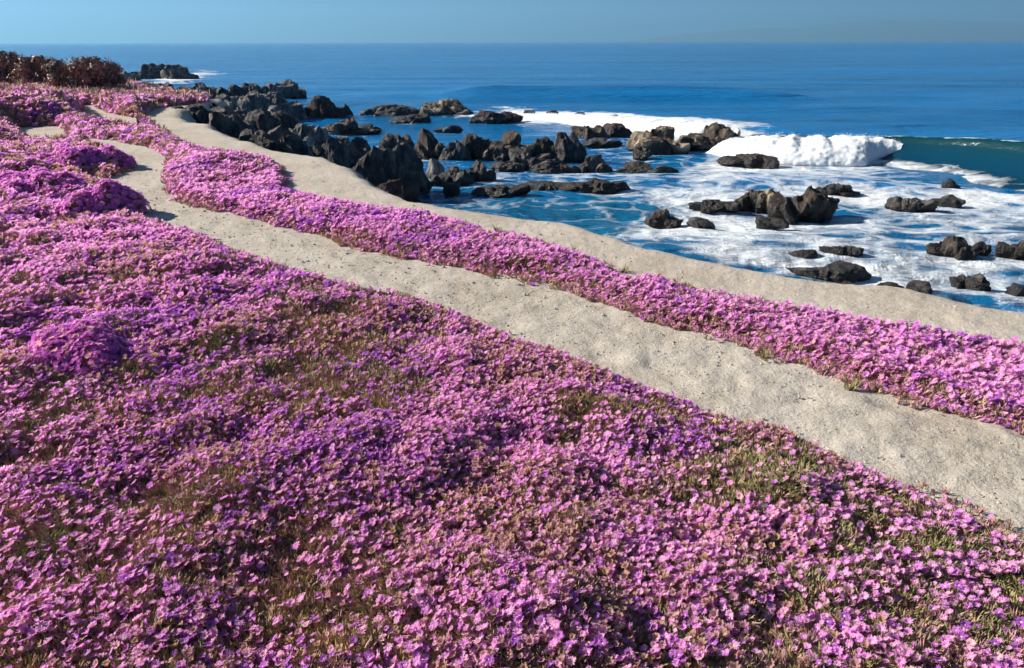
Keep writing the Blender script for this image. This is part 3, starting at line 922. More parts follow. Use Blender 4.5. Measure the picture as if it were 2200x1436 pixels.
V, Fc = ridge_hill([(1330, 90), (1450, 74), (1560, 64), (1680, 60), (1780, 47), (1880, 42), (1980, 47), (2100, 48), (2250, 44), (2500, 50), (2800, 70), (3000, 90)], 12000, 2)
hills = mesh_obj('hills', V, Fc, hm, smooth=True)
tag(hills, kind='structure')

# ------------------------------------------------------------------ ice plant: flowers, leaves
def flower_mesh(name, npet, seed, mats, cup=0.25, eye=True, segs=2):
    """open daisy-like flower of unit radius, narrow petals"""
    r = random.Random(seed)
    V, Fc, mi = [], [], []
    for k in range(npet):
        a = 2 * math.pi * k / npet + r.uniform(-.1, .1)
        L = r.uniform(0.82, 1.08); w = r.uniform(0.85, 1.15) * min(0.62, 4.4 / npet)
        lift = cup + r.uniform(-.16, .18)
        ca, sa = math.cos(a), math.sin(a)
        def pt(rad, side, z):
            return (ca * rad - sa * side, sa * rad + ca * side, z)
        b = len(V)
        V += [pt(.10, -w * .25, 0), pt(.10, w * .25, 0), pt(.58 * L, -w * .55, lift * .75), pt(.58 * L, w * .55, lift * .75), pt(L, -w * .28, lift + r.uniform(-.12, .06)), pt(L, w * .28, lift + r.uniform(-.12, .06))]
        Fc += [(b, b + 1, b + 3, b + 2), (b + 2, b + 3, b + 5, b + 4)]
        mi += [0, 0]
    if eye:
        b = len(V)
        m = 6
        for k in range(m):
            a = 2 * math.pi * k / m
            V.append((math.cos(a) * .26, math.sin(a) * .26, 0.06))
        V.append((0, 0, 0.22))
        for k in range(m):
            Fc.append((b + k, b + (k + 1) % m, b + m)); mi.append(1)
    return V, Fc, mi

def leaf_tuft(n, seed, length=1.0, width=0.16, spread=0.8):
    """tuft of fleshy finger leaves"""
    r = random.Random(seed)
    V, Fc = [], []
    for k in range(n):
        a = r.uniform(0, 6.283); tl = r.uniform(0.1, spread)
        d = Vector((math.cos(a) * tl, math.sin(a) * tl, 1)).normalized()
        s = d.orthogonal().normalized(); q = d.cross(s)
        L = length * r.uniform(.6, 1.1); w = width * r.uniform(.8, 1.2)
        c0 = Vector((r.uniform(-.35, .35), r.uniform(-.35, .35), -0.1))
        b = len(V)
        for (tt, ww) in ((0, .7), (.55, 1.0)):
            for j in range(3):
                an = j * 2.094
                V.append(tuple(c0 + d * L * tt + (s * math.cos(an) + q * math.sin(an)) * w * ww * .5))
        V.append(tuple(c0 + d * L + Vector((0, 0, .05))))
        for j in range(3):
            j2 = (j + 1) % 3
            Fc += [(b + j, b + j2, b + 3 + j2, b + 3 + j), (b + 3 + j, b + 3 + j2, b + 6)]
    return V, Fc

protos = bpy.data.collections.new('plant_pieces')         # source shapes for the carpets, not placed in the scene
PROTO = []
def proto(name, V, Fc, mats, mi=None):
    o = mesh_obj(name, V, Fc, mats, mat_idx=mi, link=False)
    protos.objects.link(o)
    PROTO.append(o)
    return o
FL_NEAR = []
for k, (npet, cup) in enumerate(((13, .22), (15, .45), (11, .65), (14, .10))):
    V, Fc, mi = flower_mesh('flower', npet, 100 + k, None, cup)
    proto('p%02d_flower' % k, V, Fc, [M['petal'], M['eye']], mi)
V, Fc, mi = flower_mesh('flower', 12, 110, None, .55)
proto('p04_pale', V, Fc, [M['petal_pale'], M['eye']], mi)
V, Fc, mi = flower_mesh('flower', 9, 111, None, 1.1, eye=False)
proto('p05_dry', V, Fc, [M['petal_dry']], mi)
for k in range(2):
    V, Fc, mi = flower_mesh('flower', 7, 120 + k, None, .35 + .2 * k, eye=False)
    proto('p%02d_far' % (6 + k), V, Fc, [M['petal']], mi)
V, Fc, mi = flower_mesh('flower', 7, 122, None, .4, eye=False)
proto('p08_farpale', V, Fc, [M['petal_pale']], mi)
for k, mn in enumerate(('leaf_green', 'leaf_ochre', 'leaf_brown')):
    V, Fc = leaf_tuft(7, 130 + k)
    proto('p%02d_tuft' % (9 + k), V, Fc, [M[mn]])
V, Fc, mi = flower_mesh('flower', 13, 140, None, .35)
proto('p12_violet', V, Fc, [M['petal_violet'], M['eye']], mi)
V, Fc, mi = flower_mesh('flower', 7, 141, None, .45, eye=False)
proto('p13_farviolet', V, Fc, [M['petal_violet']], mi)
V, Fc, mi = flower_mesh('flower', 8, 150, None, 1.9, eye=False)
proto('p14_bud', np.array(V) * [.45, .45, .8], Fc, [M['petal']], mi)
I_FL, I_PALE, I_DRY, I_FAR, I_FARP, I_GREEN, I_OCHRE, I_BROWN = (0, 1, 2, 3), 4, 5, (6, 7), 8, 9, 10, 11

def gn_instancer(name, pts, rots, scales, idx, label):
    me = bpy.data.meshes.new(name)
    me.from_pydata(pts.tolist(), [], [])
    for an, ty, vals in (('rot', 'FLOAT_VECTOR', rots), ('scl', 'FLOAT', scales), ('pick', 'INT', idx)):
        a = me.attributes.new(an, ty, 'POINT')
        if ty == 'FLOAT_VECTOR':
            a.data.foreach_set('vector', np.asarray(vals, np.float32).ravel())
        else:
            a.data.foreach_set('value', np.asarray(vals, np.float32 if ty == 'FLOAT' else np.int32))
    o = bpy.data.objects.new(name, me)
    COL.objects.link(o)
    ng = bpy.data.node_groups.new(name + '_scatter', 'GeometryNodeTree')
    ng.interface.new_socket('Geometry', in_out='INPUT', socket_type='NodeSocketGeometry')
    ng.interface.new_socket('Geometry', in_out='OUTPUT', socket_type='NodeSocketGeometry')
    gi = ng.nodes.new('NodeGroupInput'); go = ng.nodes.new('NodeGroupOutput')
    ci = ng.nodes.new('GeometryNodeCollectionInfo')
    ci.inputs['Collection'].default_value = protos
    ci.inputs['Separate Children'].default_value = True
    ci.inputs['Reset Children'].default_value = True
    ip = ng.nodes.new('GeometryNodeInstanceOnPoints')
    ip.inputs['Pick Instance'].default_value = True
    def na(nm, ty):
        a = ng.nodes.new('GeometryNodeInputNamedAttribute'); a.data_type = ty
        a.inputs['Name'].default_value = nm
        return a.outputs['Attribute']
    ng.links.new(gi.outputs[0], ip.inputs['Points'])
    ng.links.new(ci.outputs[0], ip.inputs['Instance'])
    ng.links.new(na('pick', 'INT'), ip.inputs['Instance Index'])
    e2r = ng.nodes.new('FunctionNodeEulerToRotation')
    ng.links.new(na('rot', 'FLOAT_VECTOR'), e2r.inputs[0])
    ng.links.new(e2r.outputs[0], ip.inputs['Rotation'])
    ng.links.new(na('scl', 'FLOAT'), ip.inputs['Scale'])
    ng.links.new(ip.outputs[0], go.inputs[0])
    md = o.modifiers.new('scatter', 'NODES')
    md.node_group = ng
    tag(o, label, 'ground cover', kind='stuff')
    return o

def eulers_from_normals(nv, spin):
    """euler XYZ taking +Z to nv, with a spin about the axis applied first"""
    nv = nv / np.linalg.norm(nv, axis=1)[:, None]
    ry = np.arccos(np.clip(nv[:, 2], -1, 1)); rz = np.arctan2(nv[:, 1], nv[:, 0])
    cy, sy_, cz, sz_, cs, ss = np.cos(ry), np.sin(ry), np.cos(rz), np.sin(rz), np.cos(spin), np.sin(spin)
    # M = Rz(rz) Ry(ry) Rz(spin)
    m00 = cz * cy * cs - sz_ * ss; m10 = sz_ * cy * cs + cz * ss; m20 = -sy_ * cs
    m21 = sy_ * ss; m22 = cy
    return np.stack([np.arctan2(m21, m22), np.arcsin(np.clip(-m20, -1, 1)), np.arctan2(m10, m00)], 1)

def sample_polar(n_theta, r0, r1, dens_fn, seed, A=R(-44), B=R(44)):
    """random points in the sector the land fills, number per square metre given by dens_fn(r)"""
    r = np.random.default_rng(seed)
    rad_edges = r0 * (r1 / r0) ** np.linspace(0, 1, 80)
    X, Y = [], []
    for a, b in zip(rad_edges[:-1], rad_edges[1:]):
        area = 0.5 * (B - A) * (b * b - a * a)
        n = r.poisson(area * (dens_fn(0.5 * (a + b), 1) if A >= R(44) or B <= R(-44) else dens_fn(0.5 * (a + b))))
        rr = np.sqrt(r.uniform(a * a, b * b, n)); th = r.uniform(A, B, n)
        X.append(np.sin(th) * rr); Y.append(np.cos(th) * rr)
    return np.concatenate(X), np.concatenate(Y)

def in_mound(x, y):
    m = np.zeros(np.shape(x), bool)
    for mx, my, r, h, _ in MW:
        m |= (x - mx) ** 2 + (y - my) ** 2 < (r * 0.92) ** 2
    return m

def bloom(x, y):
    """how thickly the carpet is flowering, 0..1"""
    n = 0.75 * fbm(x * 1.1, y * 1.1, seed=61, octv=4, gain=0.62) + 0.55 * fbm(x * 4.2, y * 4.2, seed=66, octv=3, gain=0.6)
    r = np.hypot(x, y)
    b = 0.60 + 1.45 * n
    strip = poly_sd(x, y, strip_zone) < 0.0
    b = np.where(strip, 0.92 + 0.25 * n, b + np.clip((r - 4.5) / 10, 0, 0.35) - 0.16 * np.clip((4.6 - r) / 2.0, 0, 1))
    return np.clip(b, 0.06, 1.0)
strip_zone = [unproject(u, v, 0.0) for u, v in upper[5:]] + [(2.9, 3.0)] + [unproject(u, v, 0.0) for u, v in strip_far[:22]]

def size_at(r):
    return 0.0128 * np.maximum(1.0, r / 3.0) ** 0.76 * np.maximum(1.0, r / 10) ** 0.4      # radius of a flower; farther carpets are built of larger tufts

def size_xy(x, y):
    r = np.hypot(x, y)
    return np.where(np.abs(np.arctan2(x, y)) > R(44), np.maximum(0.024, size_at(r)), size_at(r))

def dens(k):
    return lambda r, a=0: k / (np.maximum(size_at(np.array(r)), 0.024 if a else 0.0) ** 2)

def scatter(seed, k, r0=1.2, r1=42):
    x, y = sample_polar(0, r0, r1, dens(k), seed)
    for a_, b_, e_ in ((-88, -44, 0), (44, 88, 1)):                     # the beds go on to both sides
        xo, yo = sample_polar(0, 0.5, 11, dens(k), seed + 40 + e_, R(a_), R(b_))
        x, y = np.concatenate([x, xo]), np.concatenate([y, yo])
    base, d = land_base(x, y)
    sd = sand_sd(x, y)
    run = 0.02 - 0.13 * np.random.default_rng(seed + 1).uniform(size=len(x)) ** 2.2 * sstep(-0.05, 0.35, fbm(x * 2.2, y * 2.2, seed=91, octv=3))
    ok = (d < -0.1) & (sd > run) & ~in_mound(x, y)
    x, y, base, sd = x[ok], y[ok], base[ok], sd[ok]
    return x, y, np.maximum(soil_z(x, y, base, sd), base - 0.004), sd

def soil_normal(x, y):
    e = 0.05
    z0 = bed_bumps(x, y)
    return np.stack([-(bed_bumps(x + e, y) - z0) / e, -(bed_bumps(x, y + e) - z0) / e, np.ones_like(x)], 1)

SUNV = np.array(TO_SUN[:])
def make_layer():
    # flowers
    x, y, z, sd = scatter(201, 0.95)
    r = np.hypot(x, y)
    q = np.random.default_rng(7)
    b = bloom(x, y) * (0.25 + 0.75 * sstep(-0.04, 0.10, sd))
    keep = q.uniform(size=len(x)) < b
    x, y, z, r, sd = x[keep], y[keep], z[keep], r[keep], sd[keep]
    n = len(x)
    nv = soil_normal(x, y) * 0.8 + SUNV * 0.55 + q.normal(size=(n, 3)) * 0.33
    nv[:, 2] = np.maximum(nv[:, 2], 0.25)
    s = size_xy(x, y) * q.uniform(0.6, 1.3, n)
    zz = z + 0.014 + q.uniform(0.0, 0.026, n) * np.clip(s / 0.0128, 1, 2.0) * sstep(0, .15, sd)
    u = q.uniform(size=n)
    idx = q.integers(0, 4, n)
    pale = fbm(x * 2.3, y * 2.3, seed=71)
    idx = np.where(u < 0.16 + 0.2 * pale, I_PALE, idx)
    vio = fbm(x * 1.4 - 5, y * 1.4, seed=74, octv=3) + q.normal(size=n) * 0.18  # noise patches of violet flowers, purple shading put into the petal colour
    idx = np.where((vio > 0.25) & (idx < 4), np.where(r > 7, 13, 12), idx)
    idx = np.where((q.uniform(size=n) < 0.10) & (r < 9), 14, idx)
    dry = fbm(x * 1.7 + 9, y * 1.7, seed=72, octv=3)
    idx = np.where(q.uniform(size=n) < np.clip(0.12 + 0.5 * dry, 0.02, .5) * np.where(poly_sd(x, y, strip_zone) < 0, .15, 1), I_DRY, idx)
    far = r > 7
    idx = np.where(far & (idx < 4), q.integers(6, 8, n), idx)
    idx = np.where(far & (idx == I_PALE), I_FARP, idx)
    F_ = (np.stack([x, y, zz], 1), eulers_from_normals(nv, q.uniform(0, 6.28, n)), s, idx)
    # leaves
    x, y, z, sd = scatter(202, 0.72)
    kp = q.uniform(size=len(x)) < np.where(np.hypot(x, y) > 7, 0.45, 1.0)
    x, y, z, sd = x[kp], y[kp], z[kp], sd[kp]
    r = np.hypot(x, y); n = len(x)
    nv = soil_normal(x, y) + q.normal(size=(n, 3)) * 0.35
    nv[:, 2] = np.maximum(nv[:, 2], 0.3)
    s = size_xy(x, y) * q.uniform(0.9, 1.7, n) * 1.6
    c = fbm(x * 1.9, y * 1.9, seed=81, octv=3) + q.normal(size=n) * 0.25
    idx = np.where(c > 0.18, I_OCHRE, np.where(c < -0.28, I_GREEN, I_BROWN))
    idx = np.where(q.uniform(size=n) < 0.3, q.integers(9, 12, n), idx)
    idx = np.where(sd < 0.10, np.where(q.uniform(size=n) < 0.75, I_BROWN, I_OCHRE), idx)
    L_ = (np.stack([x, y, z + q.uniform(0, .016, n)], 1), eulers_from_normals(nv, q.uniform(0, 6.28, n)), s, idx)
    return F_, L_

FLW, LVS = make_layer()

# the 300 flowers nearest to the camera stand as things of their own
fp = FLW[0]
Yc = fp[:, 1] * math.cos(PITCH) - (fp[:, 2] - CAM_H) * math.sin(PITCH)
Zc = fp[:, 1] * math.sin(PITCH) + (fp[:, 2] - CAM_H) * math.cos(PITCH)
U = 1100 + fp[:, 0] / Yc * F; Vv = 718 - Zc / Yc * F
inview = (U > 15) & (U < 2185) & (Vv < 1425) & (Vv > 0)
show = np.where(inview & ((FLW[3] < 4) | (FLW[3] == I_PALE) | (FLW[3] == 12)), FLW[2] / Yc, 0)
near300 = np.argsort(-show)[:300]
solo = np.zeros(len(fp), bool); solo[near300] = True
FL_ME = {}
for k, pa, sd_, cu in ((0, 13, 100, .22), (1, 15, 101, .45), (2, 11, 102, .65), (3, 14, 103, .10), (4, 12, 110, .55), (12, 13, 140, .35)):
    V, Fc, mi = flower_mesh('petals', pa, sd_, None, cu)
    mi = np.array(mi)
    nq = int((mi == 0).sum())
    m1 = bpy.data.meshes.new('petals'); m1.from_pydata(V[:6 * (nq // 2)], [], Fc[:nq]); m1.materials.append(M['petal_pale'] if k == 4 else M['petal_violet'] if k == 12 else M['petal'])
    o6 = 6 * (nq // 2)
    m2 = bpy.data.meshes.new('flower_eye'); m2.from_pydata(V[o6:], [], [tuple(j - o6 for j in f) for f in Fc[nq:]]); m2.materials.append(M['eye'])
    FL_ME[k] = (m1, m2)
for j in near300:
    k = int(FLW[3][j])
    o = bpy.data.objects.new('flower', FL_ME[k][0])
    COL.objects.link(o)
    o.location = fp[j]; o.rotation_euler = FLW[1][j]; s_ = float(FLW[2][j]); o.scale = (s_, s_, s_)
    e = bpy.data.objects.new('flower_eye', FL_ME[k][1])
    COL.objects.link(e); e.parent = o
    if k == 4:
        tag(o, 'pale pink ice plant flower among the closest blooms of the foreground carpet', 'flower', 'pale closest flowers of the carpet')
    elif k == 12:
        tag(o, 'violet ice plant flower among the closest blooms of the foreground carpet', 'flower', 'violet closest flowers of the carpet')
    else:
        tag(o, 'magenta ice plant flower among the closest blooms of the foreground carpet', 'flower', 'magenta closest flowers of the carpet')

# the rest: one carpet on each stretch of ground
def carpet_split():
    xs = np.concatenate([FLW[0][~solo], LVS[0]]); ro = np.concatenate([FLW[1][~solo], LVS[1]])
    s_ = np.concatenate([FLW[2][~solo], LVS[2]]); ix = np.concatenate([FLW[3][~solo], LVS[3]])
    strip = poly_sd(xs[:, 0], xs[:, 1], strip_zone) < 0.12
    farz = (~strip) & ((np.hypot(xs[:, 0], xs[:, 1]) > 11.5) | ((xs[:, 0] > -4.6 * 1.06) & (xs[:, 1] > 9.6)))
    for nm, msk, lab in (('ice_plant_carpet', ~strip & ~farz, 'wide magenta ice plant carpet filling the foreground below the path'),
                         ('ice_plant_strip', strip, 'dense pink ice plant strip between the footpath and the coastal sand'),
                         ('ice_plant_slope', farz, 'distant pink ice plant beds in front of the brown shrubs')):
        gn_instancer(nm, xs[msk], ro[msk], s_[msk], ix[msk], lab)
carpet_split()

# flowering mounds, each a thing: earth dome, leaves, blossoms
def transform_rows(V, eul, s, loc):
    m = Euler(eul).to_matrix()
    return (np.asarray(V) * s) @ np.array(m).T + loc

PV = []
for o in PROTO:
    v = np.array([p.co[:] for p in o.data.vertices]); f = [tuple(p.vertices) for p in o.data.polygons]; mi = [p.material_index for p in o.data.polygons]
    PV.append((v, f, mi))

for i, (mx, my, mr, mh, lab) in enumerate(MW):
    q = np.random.default_rng(300 + i)
    z0 = float(soil_z(np.array([mx]), np.array([my]))[0])
    root = empty('flowering_mound', (mx, my, min(z0, 0.06)))
    rings, seg = 12, 36
    V, Fc = [], []
    def dome(rr, a):
        k = 1 + 0.16 * math.sin(a * 2 + i) + 0.11 * math.sin(a * 5 + 2 * i) + 0.06 * math.sin(a * 9 + i)
        x_, y_ = math.cos(a) * rr * mr * k, math.sin(a) * rr * mr * k
        return np.array([x_, y_, mh * max(0.0, 1 - rr ** 2.6) ** 0.62 * (1 + 0.24 * math.sin(x_ * 8 + i) * math.cos(y_ * 7 + 2 * i) + 0.12 * math.sin(x_ * 19 + y_ * 13)) - 0.04])
    for a_ in range(rings + 1):
        for b_ in range(seg):
            V.append(dome(a_ / rings, 2 * math.pi * b_ / seg))
    for a_ in range(rings):
        for b_ in range(seg):
            p0 = a_ * seg + b_; p1 = a_ * seg + (b_ + 1) % seg
            Fc.append((p0, p0 + seg, p1 + seg, p1) if True else None)
    mesh_obj('stem_mat', np.array(V), Fc, M['soil'], root, smooth=True)
    dist = math.hypot(mx, my)
    fs = float(size_at(np.array(dist)))
    area = 2.6 * mr * mr + 4 * mr * mh
    for part, cnt, kinds in (('leaves', int(area * 0.60 / fs ** 2), (9, 11, 11)), ('blossoms', int(area * 1.15 / fs ** 2), (6, 7, 6, 7, 8) if dist > 7 else (0, 1, 2, 3, 0, 1, 4))):
        cnt = min(cnt, 2200)
        VV, FF, MI, of = [], [], [], 0
        for c_ in range(cnt):
            a = q.uniform(0, 6.283); rr = q.uniform(0, 1) ** 0.5 * 0.995
            p = dome(rr, a)
            e1 = dome(min(rr + .03, 1), a) - dome(max(rr - .03, 0), a); e2 = dome(rr, a + .05) - dome(rr, a - .05)
            nn_ = np.cross(e1, e2); nn_ = nn_ / (np.linalg.norm(nn_) + 1e-9)
            if nn_[2] < 0: nn_ = -nn_
            nv = nn_ + q.normal(size=3) * 0.3 + (SUNV * 0.3 if part == 'blossoms' else 0)
            eu = eulers_from_normals(nv[None, :], np.array([q.uniform(0, 6.28)]))[0]
            kind = kinds[q.integers(0, len(kinds))]
            v, f, mi = PV[kind]
            s_ = fs * q.uniform(.8, 1.25) * (1.15 if part == 'leaves' else 1.0)
            VV.append(transform_rows(v, eu, s_, p + nn_ * (0.012 + q.uniform(0, .03) if part == 'blossoms' else 0.0)))
            FF += [tuple(j + of for j in t_) for t_ in f]; of += len(v)
            if part == 'leaves': MI += [0 if kind == 9 else 1] * len(f)
            else: MI += [(1 if m_ == 1 else (2 if kind in (4, 8) else 0)) for m_ in mi]
        mats = [M['leaf_green'], M['leaf_brown']] if part == 'leaves' else [M['petal_mound'], M['eye'], M['petal_pale']]
        mesh_obj(part, np.vstack(VV), FF, mats, root, mat_idx=MI)
    tag(root, lab, 'flower mound', 'flowering mounds beside the path')

# ------------------------------------------------------------------ brown shrubs at the far end
def shrub_mats():
    a = leaf_mat('shrub_leaf_brown', [(0.25, 0.125, 0.10), (0.34, 0.17, 0.13), (0.42, 0.22, 0.17), (0.18, 0.10, 0.075)])
    b = leaf_mat('shrub_leaf_green', [(0.075, 0.06, 0.045), (0.11, 0.085, 0.06), (0.055, 0.05, 0.04)])
    c = leaf_mat('shrub_stem', [(0.10, 0.055, 0.035), (0.14, 0.08, 0.05)])
    return a, b, c
SH = shrub_mats()
def shrub(u0, u1, top, base, label, seed):
    bx, by = unproject((u0 + u1) / 2, base, 0.0)
    depth = by * math.cos(PITCH) + CAM_H * math.sin(PITCH)
    w = (u1 - u0) / F * depth
    h = height_at(top, by + w * 0.3)
    root = empty('shrub', (bx, by + w * 0.3, 0.0))
    q = np.random.default_rng(seed)
    # stems
    VV, FF, of = [], [], 0
    for k in range(44):
        a = q.uniform(0, 6.283); rr = q.uniform(0, .32) * w
        p0 = np.array([math.cos(a) * rr * .7, math.sin(a) * rr * .7, -.1]); p1 = np.array([math.cos(a) * rr * 1.6, math.sin(a) * rr * 1.3, h * q.uniform(.7, 1.06)])
        for tt, rad in ((0, .035), (1, .012)):
            c = p0 + (p1 - p0) * tt
            for j in range(4):
                VV.append(c + np.array([math.cos(j * 1.571), math.sin(j * 1.571), 0]) * rad)
        for j in range(4):
            FF.append((of + j, of + (j + 1) % 4, of + 4 + (j + 1) % 4, of + 4 + j))
        of += 8
    mesh_obj('stems', np.array(VV), FF, SH[2], root)
    # leaf clumps: blobs of small leaves
    n_clump = int(30 * (w / 2.0)) + 16
    VV, FF, MI, of = [], [], [], 0
    for k in range(n_clump):
        a = q.uniform(0, 6.283); rr = q.uniform(0, 1) ** .5
        cx, cy = math.cos(a) * rr * w * .45, math.sin(a) * rr * w * .34
        edge = max(abs(cx) / (w * .5), 0)
        hz = h * (1 - .22 * edge ** 3) * q.uniform(.2, .90)
        cr = w * q.uniform(.09, .16)
        mi = 0 if q.uniform() < .62 else 1
        for l in range(330):
            d = q.normal(size=3); d /= np.linalg.norm(d)
            p = np.array([cx, cy, hz]) + d * cr * abs(q.normal(.55, .38)) * np.array([1, 1, .95])
            if p[2] > h * (1.02 - .30 * edge ** 2.5): p[2] = h * q.uniform(.6, 1.04) * (1.0 - .30 * edge ** 2.5)
            if p[2] < .02: continue
            t = q.normal(size=3); t -= d * t.dot(d) * .6; t /= np.linalg.norm(t)
            s = np.array([t[1] * d[2] - t[2] * d[1], t[2] * d[0] - t[0] * d[2], t[0] * d[1] - t[1] * d[0]]); s /= (math.sqrt(s[0] * s[0] + s[1] * s[1] + s[2] * s[2]) + 1e-6)
            L = q.uniform(.028, .06) * (1.0 + depth / 60); W = L * .45
            VV += [p - t * L, p + s * W, p + t * L, p - s * W]
            FF.append((of, of + 1, of + 2, of + 3)); MI.append(mi if q.uniform() < .85 else 1 - mi); of += 4
    mesh_obj('foliage', np.array(VV), FF, [SH[0], SH[1]], root, mat_idx=MI)
    tag(root, label, 'shrub', 'brown shrubs at the end of the beds')
shrub(88, 248, 122, 203, 'larger reddish-brown shrub standing nearest the far grey rocks', 1)
shrub(-60, 62, 110, 190, 'dark brown shrub cut by the picture edge at the end of the pink beds', 2)
shrub(22, 128, 119, 192, 'smaller dark shrub wedged between the two bigger brown shrubs', 3)

# ------------------------------------------------------------------ weeds along the sand edges
def weed(u, v, size, label, seed):
    x, y = unproject(u, v, 0.09 if 'near edge' in label else 0.0)
    q = random.Random(seed)
    V, Fc = [], []
    for k in range(34):
        a = q.uniform(0, 6.283); rr = q.uniform(0, .35) * size
        b = Vector((math.cos(a) * rr, math.sin(a) * rr, -.01))
        ln = size * q.uniform(.5, 1.1); lean = Vector((math.cos(a), math.sin(a), 0)) * q.uniform(.2, .9)
        s = Vector((-math.sin(a), math.cos(a), 0)) * size * .035
        m_ = b + (lean * .35 + Vector((0, 0, .6))) * ln; t_ = b + (lean + Vector((0, 0, .85))) * ln
        i0 = len(V)
        V += [tuple(b - s), tuple(b + s), tuple(m_ - s * .8), tuple(m_ + s * .8), tuple(t_)]
        Fc += [(i0, i0 + 1, i0 + 3, i0 + 2), (i0 + 2, i0 + 3, i0 + 4)]
    o = mesh_obj('weed_tuft', V, Fc, M['grass'])
    o.location = (x, y, float(max(soil_z(np.array([x]), np.array([y]))[0], 0.0)))
    tag(o, label, 'weed', 'weed tufts along the sand')
for k, (u, v, s_, lab) in enumerate([
        (1826, 840, .09, 'green weed tuft where the strip bulges into the lower footpath'),
        (1070, 498, .10, 'dry yellow-green weed tuft on the seaward edge of the flower strip, above the inlet'),
        (1002, 486, .09, 'small weed tuft on the seaward edge of the strip, left of the dry yellow-green one'),
        (1340, 588, .09, 'dark weed tuft standing up at the notch in the seaward edge of the strip'),
        (1452, 612, .07, 'tiny weed tuft on the seaward edge of the strip, right of the notch'),
        (1634, 648, .07, 'tiny weed sprig on the seaward edge of the strip below the wet black boulder'),
        (1640, 770, .08, 'trailing brown-green weed on the footpath edge in the small gap of the strip'),
        (2056, 1096, .07, 'short weed sprig on the near edge of the footpath close to its lower end'),
        (1560, 900, .07, 'yellow-green weed tuft on the near edge of the footpath, mid-way along'),
        (868, 458, .09, 'low weed patch on the seaward edge of the strip, nearest the biggest boulder')]):
    weed(u, v, s_, lab, 40 + k)

# loose grit on the paths
def litter():
    q = np.random.default_rng(88)
    x, y = sample_polar(0, 1.6, 12, lambda r: 60 * (2.5 / max(r, 2.5)) ** 1.3, 89)
    sd = poly_sd(x, y, path_poly)
    ok = (sd < -0.01) & (q.uniform(size=len(x)) < np.exp(sd / 0.12) * 1.1 + 0.04)
    x, y = x[ok], y[ok]
    n = len(x)
    z = 0.012 * fbm(x * 3.0, y * 3.0, seed=31, octv=3) + 0.006 * fbm(x * 14, y * 14, seed=33, octv=2) + footprints(x, y) + 0.006
    an = q.uniform(0, 6.283, n); L = q.uniform(.006, .016, n); W = L * q.uniform(.25, .5, n)
    base = np.array([(-1, -.4, 0), (-.2, -1, .35), (1, 0, .1), (-.2, 1, .35), (-1, .4, 0)])
    V = np.stack([base[None, :, 0] * L[:, None] * np.cos(an)[:, None] - base[None, :, 1] * W[:, None] * np.sin(an)[:, None],
                  base[None, :, 0] * L[:, None] * np.sin(an)[:, None] + base[None, :, 1] * W[:, None] * np.cos(an)[:, None],
                  base[None, :, 2] * W[:, None]], -1) + np.stack([x, y, z], 1)[:, None, :]
    Fc = (np.arange(5)[None] + 5 * np.arange(n)[:, None]).tolist()
    lm, lnt, lout = new_mat('litter')
    g_ = lnt.nodes.new('ShaderNodeNewGeometry')
    principled(lnt, lout, ramp(lnt, g_.outputs['Random Per Island'], [(0, (.55, .22, .42)), (.3, (.22, .13, .08)), (.6, (.36, .26, .14)), (.85, (.62, .36, .50)), (1, (.14, .10, .06))]), .9, spec=.1)
    o = mesh_obj('fallen_petals', V.reshape(-1, 3), Fc, lm)
    tag(o, 'fallen petals and dry leaf bits along the edges of the footpath', 'litter', kind='stuff')
litter()

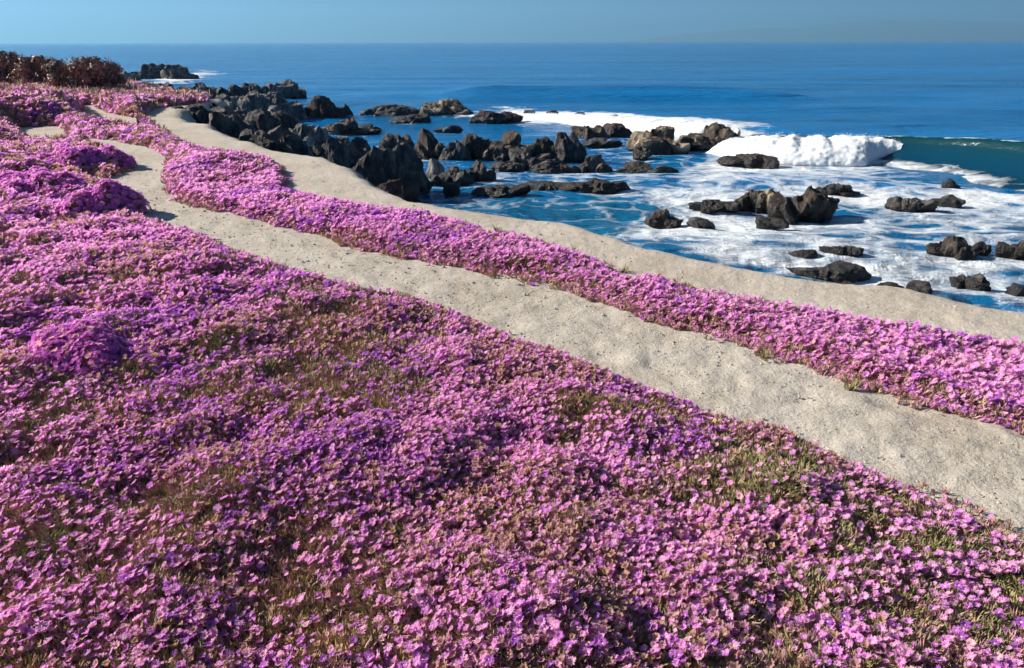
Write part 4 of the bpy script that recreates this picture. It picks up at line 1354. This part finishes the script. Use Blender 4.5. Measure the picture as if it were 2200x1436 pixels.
def grit():
    q = np.random.default_rng(77)
    x, y = sample_polar(0, 1.6, 12, lambda r: 1100 * (2.5 / max(r, 2.5)) ** 1.6, 78)
    sd = poly_sd(x, y, path_poly)
    sd2 = poly_sd(x, y, sand_poly)
    ok = (sd < -0.02) | ((sd2 < -0.03) & (land_base(x, y)[1] < -0.12) & (q.uniform(size=len(x)) < 0.6))
    x, y = x[ok], y[ok]
    v0, f0 = ICO[2][0], ICO[2][1]
    bm = bmesh.new(); bmesh.ops.create_icosphere(bm, subdivisions=1, radius=1.0)
    v0 = np.array([p.co[:] for p in bm.verts]); f0 = np.array([[p.index for p in t.verts] for t in bm.faces]); bm.free()
    s = np.exp(q.normal(-5.95, .45, len(x))) * np.clip(np.hypot(x, y) / 3.5, 1, 2)
    z = 0.012 * fbm(x * 3.0, y * 3.0, seed=31, octv=3) + 0.006 * fbm(x * 14, y * 14, seed=33, octv=2)
    VV = v0[None] * (s[:, None, None] * q.uniform(.6, 1.3, (len(x), 1, 3)))
    VV = VV + np.stack([x, y, z + s * .2], 1)[:, None, :]
    FF = f0[None] + (np.arange(len(x)) * len(v0))[:, None, None]
    gm, gnt, gout = new_mat('grit')
    g_ = gnt.nodes.new('ShaderNodeNewGeometry')
    principled(gnt, gout, ramp(gnt, g_.outputs['Random Per Island'], [(0, (.24, .21, .18)), (.4, (.42, .38, .33)), (.8, (.58, .54, .48)), (1, (.34, .28, .23))]), .9, spec=.2)
    o = mesh_obj('gravel', VV.reshape(-1, 3), FF.reshape(-1, 3), gm)
    tag(o, 'loose grey and tan grit scattered over the sandy footpath', 'gravel', kind='stuff')
grit()

# ------------------------------------------------------------------ sea air
HAZE = True
if HAZE:
    x0, x1, y0, y1, z0, z1 = -16000, 16000, -400, 14500, -9.0, 520
    V = [(x, y, z) for z in (z0, z1) for y in (y0, y1) for x in (x0, x1)]
    Fc = [(0, 2, 3, 1), (4, 5, 7, 6), (0, 1, 5, 4), (2, 6, 7, 3), (0, 4, 6, 2), (1, 3, 7, 5)]
    m, nt, out = new_mat('sea_air')
    pv = nt.nodes.new('ShaderNodeVolumePrincipled')
    pv.inputs['Color'].default_value = (0.27, 0.60, 0.91, 1)
    pv.inputs['Density'].default_value = 0.00018
    pv.inputs['Anisotropy'].default_value = 0.28
    nt.links.new(pv.outputs[0], out.inputs['Volume'])
    hz = mesh_obj('haze', V, Fc, m)
    tag(hz, 'thin pale blue sea haze over the bay', 'haze', kind='stuff')
